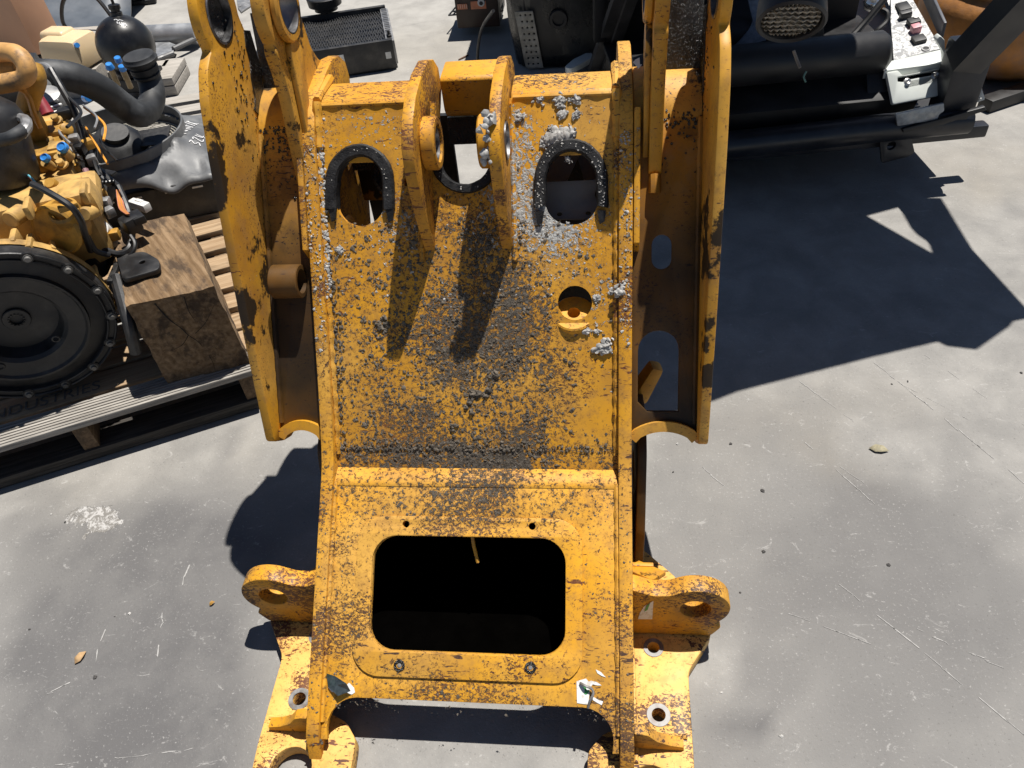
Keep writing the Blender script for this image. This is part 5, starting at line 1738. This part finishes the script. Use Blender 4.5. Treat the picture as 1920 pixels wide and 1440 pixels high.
# grey cloth over the left of the seat
b = MB()
q0 = [atc(1375, 92, .35), atc(1398, 84, .33), atc(1436, 76, .30), atc(1440, 40, .42), atc(1420, -6, .5), atc(1402, -4, .5), atc(1412, 40, .42)]
cc = sum(q0, Vector()) / len(q0) + Vector((0, -.02, .01))
k = len(q0)
b.add(q0 + [cc] + [q + cv * .01 for q in q0], [(i, (i + 1) % k, k) for i in range(k)] + [(i, k + 1 + i, k + 1 + (i + 1) % k, (i + 1) % k) for i in range(k)])
b.build('seat_cover', simple('grey_cloth', (.20, .21, .23), .9, var=.3, scale=30), CAB, 60)
# lug with hole hanging under the sill
lq = [atc(1648, 262, -.02), atc(1706, 250, -.02), atc(1714, 284, -.02), atc(1704, 292, -.02), atc(1652, 305, -.02)]
def cab2(p, o_=None):
    o_ = o_ or c0_
    return ((p - o_).dot(cu), p.z)
hq = cab2(atc(1670, 272, -.02))
plate('hanger_lug', rounded([cab2(p) for p in lq], .008, 3), [circ(*hq, .017, 18)], .014, (c0_ - cv * .02) * Vector((1, 1, 0)) if False else Vector((c0_.x - cv.x * .02, c0_.y - cv.y * .02, 0)), cu, Z, NVY, CAB, .002)
# white side console: lower box, ledge, printed top with switches
def cpanel(name, pts, mat, d_, th, par=CAB, holes=(), bev=.003, r_=.006):
    return plate(name, rounded([cab2(atc(*p, d_)) for p in pts], r_, 3), [[cab2(atc(*p, d_)) for p in h] for h in holes], th, Vector((c0_.x + cv.x * d_, c0_.y + cv.y * d_, 0)), cu, Z, mat, par, bev)
tco = atc(1720, 188, .03)
tcn = (cu.cross((cv * .62 + Z * .78))).normalized()
tct = (cv * .62 + Z * .78).normalized()
if tcn.z < 0: tcn = -tcn
def tcp(px, py):
    v = ray(px, py)
    p = CAM + v * ((tco - CAM).dot(tcn) / v.dot(tcn))
    return ((p - tco).dot(cu), (p - tco).dot(tct))
def tc3(px, py, h=0):
    q = tcp(px, py)
    return tco + cu * q[0] + tct * q[1] + tcn * h
wl = plate('console_front', rounded([tcp(*p) for p in [(1660, 137), (1682, 133), (1690, 143), (1769, 128), (1771, 178), (1672, 197)]], .008, 3), [[tcp(*p) for p in [(1681, 147), (1692, 144), (1766, 130), (1766, 139), (1690, 155), (1681, 154)]]], .02, tco, cu, tct, CWH, CAB, .003)
b = MB()
a_, c_ = tc3(1694, 160, .006), tc3(1766, 146, .006)
b.box((a_ + c_) / 2, ((c_ - a_).length, .03, .008), Matrix(((c_ - a_).normalized(), tcn.cross((c_ - a_).normalized()), tcn)).transposed(), .003)
b.build('slide_bar', CWH, wl)
b = MB()
b.box(tc3(1722, 148, -.03), (.36, .10, .01), Matrix((cu, tct, tcn)).transposed(), .002)
b.build('slot_back', CBK, wl)
for (px, py) in ((1699, 155), (1751, 143)):
    b = MB()
    b.lathe(tc3(px, py, .006), tcn, [(0, -.004), (.014, -.004), (.014, .004), (.009, .006), (.009, .012), (.004, .010), (0, .008)], 14)
    b.build('bolt', ZNC, wl)
# ledge rising away
e0, e1 = tc3(1657, 134, .008), tc3(1770, 119, .008)
b = MB()
h0, h1 = atc(1672, 114, .20), atc(1768, 92, .20)
vs = [e0, e1, h1, h0]
b.add(vs + [v_ - Vector((0, 0, .03)) for v_ in vs], [(0, 1, 2, 3), (7, 6, 5, 4), (0, 4, 5, 1), (1, 5, 6, 2), (2, 6, 7, 3), (3, 7, 4, 0)])
b.build('console_ledge', CWH, CAB)
TXT = NT('scuffed_console_top')
sn = TXT.noise(TXT.obj, 38, 6, .7, 1.5)
TXT.set(Base_Color=TXT.mix(TXT.step(sn, .42, .56), (.24, .245, .25), (.62, .62, .61)), Roughness=.5)
g0, g1, g2, g3 = atc(1676, 113, .21), atc(1764, 91, .21), atc(1712, 0, .55), atc(1668, 12, .55)
b = MB()
tp = [g0, g1, g1.lerp(g2, .5), g2, g2 + cv * .25 + Vector((-.02, 0, .12)), g3 + cv * .25 + Vector((-.02, 0, .12)), g3, g0.lerp(g3, .5)]
nn_ = (g1 - g0).cross(g3 - g0).normalized()
if nn_.z < 0: nn_ = -nn_
k = len(tp)
b.add(tp + [v_ - nn_ * .03 for v_ in tp], [tuple(range(k)), tuple(reversed(range(k, 2 * k)))] + [(i, k + i, k + (i + 1) % k, (i + 1) % k) for i in range(k)])
ct = b.build('console_top', TXT.m, CAB, 0)
du = (g1 - g0).normalized()
dv = nn_.cross(du)
def ctp(px, py):
    v = ray(px, py)
    return CAM + v * ((g0 - CAM).dot(nn_) / v.dot(nn_))
Bt = Matrix((du, dv, nn_)).transposed()
for (px, py, sx_, sy_, h, mat, nm) in ((1693, 18, .075, .075, .02, CBK, 'switch_block'), (1697, 33, .07, .03, .03, simple('dark_grey_key', (.05, .05, .052), .5), 'rocker_switch'), (1712, 46, .07, .05, .025, CBK, 'switch_block'), (1716, 59, .055, .040, .03, simple('pink_rocker', (.55, .25, .28), .45), 'rocker_switch'), (1722, 77, .075, .055, .018, CBK, 'switch_block')):
    b = MB()
    b.box(ctp(px, py) + nn_ * h * .4, (sx_ * .62, sy_ * .75, h), Bt, .004)
    b.build(nm, mat, ct)
b = MB()
b.lathe(ctp(1715, 42) + nn_ * .02, nn_, [(0, 0), (.010, 0), (.010, .006), (0, .008)], 14)
b.build('white_button', WHT, ct)
b = MB()
b.ring(ctp(1736, 92), nn_, .016, .011, .004, 20)
b.build('socket_ring', GRY, ct)
b = MB()
b.lathe(ctp(1736, 92), nn_, [(0, 0), (.011, 0), (.011, .002), (0, .002)], 18)
b.build('socket_hole', CBK, ct)
# dark strip right of the switches and white cheek
cpanel('console_cheek', [(1752, 72), (1760, 64), (1768, 72), (1771, 128), (1766, 96)], CWH, .10, .03)
b = MB()
x0_, x1_ = ctp(1757, 70) + nn_ * .02, ctp(1722, -10) + nn_ * .02
b.box((x0_ + x1_) / 2 + du * .02, ((x1_ - x0_).length, .012, .07), Matrix(((x1_ - x0_).normalized(), ((x1_ - x0_).normalized().cross(du)).normalized().cross((x1_ - x0_).normalized()), (x1_ - x0_).normalized().cross(du).normalized())).transposed(), .004)
b.build('trim_strip', simple('blue_grey_trim', (.035, .042, .058), .5), CAB)
# lever with bright knob at the top
b = MB()
l0, l1 = atc(1606, 60, .25), atc(1668, -14, .30)
b.tube([atc(1532, 130, .15), l0, l1], .013, 10, sub=3)
b.build('lever', CBK, CAB)
b = MB()
b.lathe(atc(1637, 6, .45), (0, -.2, 1), [(0, -.03), (.03, -.02), (.036, 0), (.03, .02), (0, .03)], 18)
b.build('lever_knob', simple('chrome_knob', (.75, .74, .70), .15, .9, var=.05), CAB, 60)
b = MB()
b.tube([atc(1655, 18, .42), atc(1664, 24, .40), atc(1662, 40, .38), atc(1648, 54, .36), atc(1640, 60, .36)], .009, 8, sub=5)
b.build('cable_loop', CBK, CAB)
# rounded black knee pad left of console
b = MB()
b.lathe(atc(1660, 96, .16), cu, [(0, -.95), (.065, -.95), (.075, -.9), (.075, -.02), (.06, 0), (0, 0)], 24)
b.build('knee_pad', CBK, CAB, 60)
# corner bracket, galvanised plates, leaning post
b = MB()
k0 = atc(1800, 150, .03)
b.box(k0, (.135, .10, .30), Bc, .015)
b.build('corner_bracket', NVY, CAB, 40)
cpanel('channel_plate', [(1678, 213), (1769, 192), (1770, 207), (1760, 214), (1757, 224), (1682, 236)], GLV, -.045, .01)
cpanel('base_lip', [(1690, 240), (1760, 222), (1845, 198), (1848, 205), (1765, 232), (1692, 247)], CBK, -.05, .02, r_=.002)
cpanel('corner_plate', [(1824, 122), (1828, 124), (1846, 186), (1826, 193)], GLV, .02, .012)
for (px, py) in ((1838, 166), (1834, 174), (1832, 184), (1838, 186)):
    b = MB()
    b.lathe(atc(px, py, .012), -cv, [(0, 0), (.006, 0), (.005, .003), (0, .004)], 10)
    b.build('rivet', WHT, CAB)
for (px, py, w_) in ((1800, 218, .045), (1762, 229, .018)):
    b = MB()
    b.box(atc(px, py, -.03) - Vector((0, 0, .012)), (w_, .03, .045), Bc, .004)
    b.build('foot_stub', CBK, CAB)
# leaning front post and the canopy it carries (out of the picture, shaped to shade slab and interior)
ZC = 1.62
def up_sun(px, py, z=ZC):
    p = at(px, py, 0)
    return p - SUN * (z / -SUN.z) * -1 if False else Vector((p.x + .217 * z, p.y + .222 * z, z))
q_a, q_b = atc(1806, 118, .0), up_sun(1893, 588)
b = MB()
dp = (q_b - q_a)
Bp = basis(dp, cu)
L_ = dp.length
vs = []
for (t, w_, h_) in ((0, .115, .09), (1, .12, .09)):
    c = q_a + dp * t
    for (a, e_) in ((-.5, -.5), (.5, -.5), (.5, .5), (-.5, .5)): vs.append(c + Bp @ Vector((a * w_, e_ * h_, 0)))
b.add(vs, [(0, 1, 5, 4), (1, 2, 6, 5), (2, 3, 7, 6), (3, 0, 4, 7), (3, 2, 1, 0), (4, 5, 6, 7)])
b.build('leaning_post', simple('post_black', (.016, .016, .018), .45, var=.25, scale=12, dirt=(.06, .06, .06), dirtamt=.3), CAB)
sh_out = [(1130, 800), (1250, 776), (1342, 750), (1385, 733), (1640, 668), (1760, 640), (1776, 648), (1832, 655), (1893, 612), (1902, 600), (1764, 372)]
roof = [up_sun(*p).to_2d() for p in sh_out]
bk = [(c0_ + cv * .30 + cu * .72).to_2d(), (c0_ + cv * 1.15 + cu * .60).to_2d(), (c0_ + cv * 1.15 - cu * .35).to_2d()]
hole1 = [up_sun(*p).to_2d() for p in ((1624, 405), (1687, 388), (1708, 426), (1719, 438), (1742, 454), (1750, 477))]
hole2 = [up_sun(*p).to_2d() for p in ((1703, 389), (1709, 389), (1731, 433), (1727, 435))]
plate('canopy_roof', [tuple(p) for p in roof + bk], [[tuple(p) for p in hole1], [tuple(p) for p in hole2]], .03, (0, 0, ZC), X, Y, CBK, CAB, .003)
for p in (bk[1], bk[2]):
    b = MB()
    b.box((p[0], p[1], (ZC + .25) / 2), (.06, .06, ZC - .25), Bc, .006)
    b.build('rear_post', CBK, CAB)
# work lamp hanging from the canopy
hl = CAM + ray(1484, 28) * 1.95
ld = (CAM - hl).normalized()
la = (ld * .55 + Vector((.05, -.25, -.75))).normalized()
LMP = simple('lamp_housing', (.022, .022, .023), .55, var=.3, scale=14, dirt=(.09, .085, .08), dirtamt=.4, dscale=10)
b = MB()
b.lathe(hl, la, [(0, -.13), (.05, -.125), (.075, -.09), (.084, -.02), (.086, .020), (.080, .026), (.074, .020), (.073, .004), (0, .004)], 40)
lp_ = b.build('work_lamp', LMP, CAB, 40)
LNS = NT('ribbed_lens')
lw = LNS.wave(LNS.obj, 22, 1.5, 2, 'Z')
LNS.set(Base_Color=LNS.mix(LNS.step(lw, .2, .8), (.10, .09, .07), (.45, .42, .36)), Roughness=.18, Normal=LNS.bump(lw, .006, 1))
b = MB()
Bl = basis(la, cu)
for k in range(9):
    y_ = -.060 + k * .015
    hw_ = math.sqrt(max(1e-6, .069 ** 2 - y_ ** 2))
    b.tube([hl + Bl @ Vector((-hw_ + 2 * hw_ * i / 14, y_, .010 + .004 * math.cos(i * 3.1))) for i in range(15)], .0062, 7)
b.build('lens_ribs', LNS.m, lp_, 60)
b = MB()
b.tube([hl - la * .12, hl - la * .16 + Vector((0, .05, .10)), Vector((hl.x + .02, hl.y + .15, ZC - .01))], .016, 10, sub=4)
b.build('lamp_arm', CBK, lp_)
b = MB()
t0_ = hl + Vector((.03, .06, -.10))
b.tube([CAM + ray(1488, 95) * 2.05, CAM + ray(1494, 112) * 2.06, CAM + ray(1500, 127) * 2.06], .004, 8, sub=3)
b.build('wire_tail', simple('dusty_sleeve', (.18, .16, .14), .7), lp_)
b = MB()
b.tube([CAM + ray(1512, 134) * 2.06, CAM + ray(1507, 144) * 2.06, CAM + ray(1511, 154) * 2.06], .0022, 6, sub=4)
b.build('green_wire', simple('green_wire', (.10, .22, .18), .5), lp_)

# ------------------------------------------------------------------ rear centre: hood, channel legs, crate
HD = empty('engine_hood', at(1010, 132, 0), 0, 'battered black engine hood panel standing on edge behind the frame, with perforated tread strip', 'hood')
h0 = at(968, 132, 0)
HBK = simple('hood_black', (.010, .011, .012), .3, var=.3, scale=6, dirt=(.05, .055, .05), dirtamt=.5, dscale=4, bump=.004)
b = MB()
prof = []
for i in range(11):
    a = R(180 + 9 * i)
    prof.append((h0.x + .13 + .13 * math.cos(a), h0.y + .13 + .13 * math.sin(a)))
prof = [(h0.x, h0.y + .9)] + prof + [(h0.x + 1.35, h0.y - .02)]
vs, fs = [], []
NZ_ = 14
for j in range(NZ_ + 1):
    z = .01 + .95 * j / NZ_
    for i, p in enumerate(prof):
        d_ = .03 * mnoise.noise(Vector((i * .4, z * 3, 1)))
        vs.append(Vector((p[0] + d_ - .10 * z / .95 * (1 if i < 11 else .3), p[1] + d_ * .5, z)))
n_ = len(prof)
for j in range(NZ_):
    for i in range(n_ - 1): fs.append((j * n_ + i, j * n_ + i + 1, (j + 1) * n_ + i + 1, (j + 1) * n_ + i))
b.add(vs, fs)
ho = b.build('hood_shell', HBK, HD, 60)
md = ho.modifiers.new('t', 'SOLIDIFY')
md.thickness = .012
b = MB()
hd_ = [(945 + 22 * t, 32 + 100 * t) for t in (0, 1)]
ts = aty(978, 128, h0.y - .012)
te = aty(950, 34, h0.y - .012)
plate('tread_strip', [(0, 0), (.095, 0), (.085, .30), (-.01, .30)], [circ(.018 + .026 * (i % 3) + .004 * (j % 2), .025 + j * .032, .0055, 8) for j in range(9) for i in range(3)], .006, (h0.x + .055, h0.y - .012, .012), X, Vector((-.10, -.02, 1)), simple('worn_tread', (.24, .235, .215), .5, .3, var=.35, scale=20), HD, .001)
b = MB()
b.lathe((h0.x + .24, h0.y - .015, .26), (0, -1, 0), [(0, 0), (.05, 0), (.045, .012), (.03, .012), (.028, -.01), (0, -.01)], 22)
b.build('rubber_grommet', CBK, HD)
b = MB()
b.box((h0.x + .70, h0.y + .25, .55), (1.3, .5, 1.05), None, .05)
b.build('hood_core', CBK, HD)
for (pa, pb, wd, lab) in (((1118, 128), (1172, -30), .055, 'left of two dark steel channels leaning behind the right side plate'), ((1140, 130), (1196, -30), .05, 'right of two dark steel channels leaning behind the right side plate, caked with fibres')):
    a_ = at(pa[0] - 6, pa[1] + 14, .02)
    v = ray(*pb)
    c_ = CAM + v * ((a_.y - .35) / v.y)
    c_ = a_ + (c_ - a_) * 1.15
    b = MB()
    dd = c_ - a_
    Bq = basis(dd, cu)
    for (ox, oy, w1, w2_) in ((0, 0, wd, .006), (-wd / 2 + .003, .018, .006, .036), (wd / 2 - .003, .018, .006, .036)):
        b.box((a_ + c_) / 2 + Bq @ Vector((ox, oy, 0)), (w1, w2_, dd.length), Bq)
    tag(b.build('steel_channel', simple('dark_channel_' + str(pa[0]), (.035, .035, .037), .5, .2, var=.3, scale=20, dirt=(.10, .10, .10), dirtamt=.4)), lab, 'channel', 'leaning steel channels')
b = MB()
wq = [at(1058, 131, .06), at(1075, 116, .06), at(1108, 100, .06), at(1112, 112, .06), at(1090, 124, .06), at(1070, 135, .06)]
plate('white_panel', rounded([(p.x, p.y) for p in wq], .02, 3), [], .03, (0, 0, .06), X, Y, CWH, None)
tag(bpy.data.objects['white_panel'], 'curved white plastic panel edge lying between hood and leaning channels', 'panel')
# thin black cable hanging left of the hood
b = MB()
b.tube([at(925, 20, .45), at(905, 50, .30), at(897, 85, .18), at(895, 130, .05), at(896, 160, .012)], .008, 8, sub=6)
tag(b.build('black_cable', BKW), 'single black cable drooping to the concrete left of the hood', 'cable')
# crate with orange panels and mesh
CR = empty('battery_box', at(890, 30, 0), 0, 'black box with orange labels and a wire mesh skirt, top centre', 'box')
x0_, x1_ = at(842, 34, .12), at(935, 28, .12)
b = MB()
b.box(((x0_.x + x1_.x) / 2 + .02, x0_.y + .20, .17), ((x1_.x - x0_.x) - .04, .36, .24), None, .008)
bx_ = b.build('box_body', simple('dark_brown_box', (.030, .016, .011), .5, var=.3), CR)
OR_ = simple('orange_label', (.55, .20, .10), .55, var=.15)
for (ax, ay, bx, by) in ((857, 8, 877, 17), (882, 3, 912, 16)):
    q0, q1 = aty(ax, ay, x0_.y + .018), aty(bx, by, x0_.y + .018)
    b = MB()
    b.box((q0 + q1) / 2, (abs(q1.x - q0.x), .004, abs(q0.z - q1.z)), None)
    lo_ = b.build('orange_label', OR_, bx_)
q0 = aty(902, 5, x0_.y + .014)
b = MB()
b.lathe(q0, (0, -1, .1), [(0, 0), (.022, 0), (.020, .004), (0, .005)], 16)
b.build('white_emblem', WHT, bx_)
b = MB()
b.lathe(q0 + Vector((0, -.005, -.002)), (0, -1, .1), [(0, 0), (.011, 0), (.009, .003), (0, .003)], 14)
b.build('flame_mark', CBK, bx_)
for k in range(5):
    q0 = aty(859 + k * 4, 12, x0_.y + .014)
    b = MB()
    b.box(q0, (.003, .003, .022), None)
    b.build('label_print', simple('print_%d' % k, (.75, .55, .45), .6), bx_)
b = MB()
ms0, ms1 = up_sun(838, 64, .10), up_sun(938, 56, .10)
mt0, mt1 = up_sun(856, 42, .10), up_sun(938, 36, .10)
for k in range(13):
    t = k / 12
    b.tube([mt0.lerp(mt1, t), ms0.lerp(ms1, t)], .005, 5)
for k in range(4):
    t = k / 3
    b.tube([mt0.lerp(ms0, t), mt1.lerp(ms1, t)], .005, 5)
tag(b.build('wire_mesh', BKW, CR), kind='stuff')

# ------------------------------------------------------------------ far right: rusty counterweight and bars
RST = simple('rusty_orange', (.40, .17, .04), .6, var=.3, scale=6, dirt=(.22, .15, .13), dirtamt=.7, dscale=5, bump=.003)
cw0 = at(1893, 165, 0)
b = MB()
b.lathe((cw0.x + .05, cw0.y + .32, 0), Z, [(0, .002), (.26, .002), (.36, .06), (.42, .18), (.42, .30), (.38, .36), (.36, .37), (.36, .40), (.30, .41), (0, .41)], 44)
ob = b.build('counterweight', RST, None, 40)
tag(ob, 'rounded rusty orange casting on the concrete at the right edge', 'casting')
b = MB()
b.ring((cw0.x + .05, cw0.y + .32, .408), Z, .36, .30, .03, 44, .006)
b.build('rim_flange', simple('rust_brown', (.17, .07, .045), .7, var=.3, scale=12), ob)
b = MB()
cw1 = at(1775, 62, .05)
b.box((cw1.x + .02, cw1.y + .42, .33), (.52, .75, .62), Matrix.Rotation(R(10), 3, 'Z'), .10)
ob = b.build('machine_casting', RST, None, 50)
tag(ob, 'orange painted machine casting behind the leaning cab post', 'casting')
b = MB()
b.lathe((cw1.x + .10, cw1.y + .06, .46), (.1, -1, .1), [(0, 0), (.13, 0), (.13, .02), (.09, .024), (.07, -.01), (0, -.01)], 26)
b.build('port_ring', simple('dark_blue_port', (.03, .035, .06), .5), ob)
for (pa, pb, r_, lab) in (((1846, 196), (1960, 158), .035, 'black bar on the concrete right of the cab corner'), ((1880, 42), (1960, 22), .04, 'black bar at the top right edge')):
    b = MB()  # plain black boxes laid on the slab
    a_, c_ = at(*pa, .03), at(*pb, .03)
    dd = c_ - a_
    b.box((a_ + c_) / 2, (dd.length, .07, .055), Matrix((dd.normalized(), Vector((-dd.y, dd.x, 0)).normalized(), Z)).transposed(), .006)
    tag(b.build('black_bar', CBK), lab, 'bar', 'black bars at right')

# ------------------------------------------------------------------ litter on the slab
def litter(name, px, py, r_, mat, lab, cat, group=None, flat=.5):
    b = MB()
    r_ *= .62
    b.lump(at(px, py, r_ * flat * .6), r_, Z, flat, sub=2)
    return tag(b.build(name, mat, None, 40), lab, cat, group)
PBD = simple('dark_pebble', (.045, .042, .04), .8, var=.3)
PBL = simple('pale_pebble', (.42, .41, .39), .8, var=.2)
for (px, py, r_, w_) in ((1430, 920, .007, 'upper of two right of the right tower'), (1431, 1034, .007, 'lower of two, right of the steering lug'), (1666, 1059, .006, 'amid the scratches at mid right'), (1388, 1111, .004, 'just beyond the right steering lug'), (1702, 715, .005, 'under the cab shadow edge, right of its neighbour'), (1672, 720, .004, 'under the cab shadow edge, left of its neighbour'), (178, 1270, .007, 'just below the tan leaf at lower left'), (122, 979, .005, 'left of the white chipped patch'), (1370, 832, .006, 'beside the foot of the right tower'), (55, 1180, .004, 'near the left edge, on the large stain'), (1915, 699, .006, 'at the right edge beyond the cab shadow tip'), (1262, 885, .005, 'at the corner of the right tower shadow'), (215, 1156, .003, 'in the middle of the large left stain')):
    litter('pebble', px, py, r_, PBD, 'tiny dark pebble on concrete ' + w_, 'pebble', 'dark pebbles on the slab')
for (px, py, r_, w_) in ((243, 1150, .006, 'in the large left stain'), (1465, 1380, .006, 'at the bottom, right of the right base plate'), (1270, 832, .008, 'between the right tower foot and its shadow'), (1353, 1298, .004, 'beside the dark spot near the right base plate'), (96, 964, .005, 'left of the chipped patch')):
    litter('pebble', px, py, r_, PBL, 'tiny pale pebble on the concrete ' + w_, 'pebble', 'pale pebbles on the slab')
def leaf(px, py, col, lab, s_=.022, ang=0):
    p = at(px, py, .004)
    b = MB()
    d_ = Vector((math.cos(ang), math.sin(ang), 0))
    q = Vector((-d_.y, d_.x, 0))
    pts = [p - d_ * s_, p - d_ * s_ * .4 + q * s_ * .5 + Z * .006, p + d_ * s_ * .4 + q * s_ * .4 + Z * .008, p + d_ * s_, p + d_ * s_ * .3 - q * s_ * .4 + Z * .004, p - d_ * s_ * .4 - q * s_ * .45 + Z * .002, p + Z * .001]
    b.add(pts, [(0, 1, 6), (1, 2, 6), (2, 3, 6), (3, 4, 6), (4, 5, 6), (5, 0, 6)])
    o = b.build('dry_leaf', simple('dry_leaf_' + str(px), col, .8, var=.3, scale=60), None, 60)
    md_ = o.modifiers.new('t', 'SOLIDIFY')
    md_.thickness = .0008
    tag(o, lab, 'leaf')
leaf(151, 1233, (.34, .22, .11), 'small tan dry leaf on the concrete at lower left', .018, 1.2)
leaf(1648, 843, (.30, .27, .18), 'pale curled dry leaf on the concrete at right', .026, -.2)
leaf(398, 1132, (.45, .25, .05), 'tiny orange leaf scrap on the concrete left of the steering lug', .008, .8)
b = MB()
b.tube([at(860, 112, .004), at(868, 108, .006), at(878, 103, .004)], .004, 6)
tag(b.build('twig', simple('twig_brown', (.12, .06, .035), .8)), 'short brown twig on the concrete behind the top beam', 'twig')
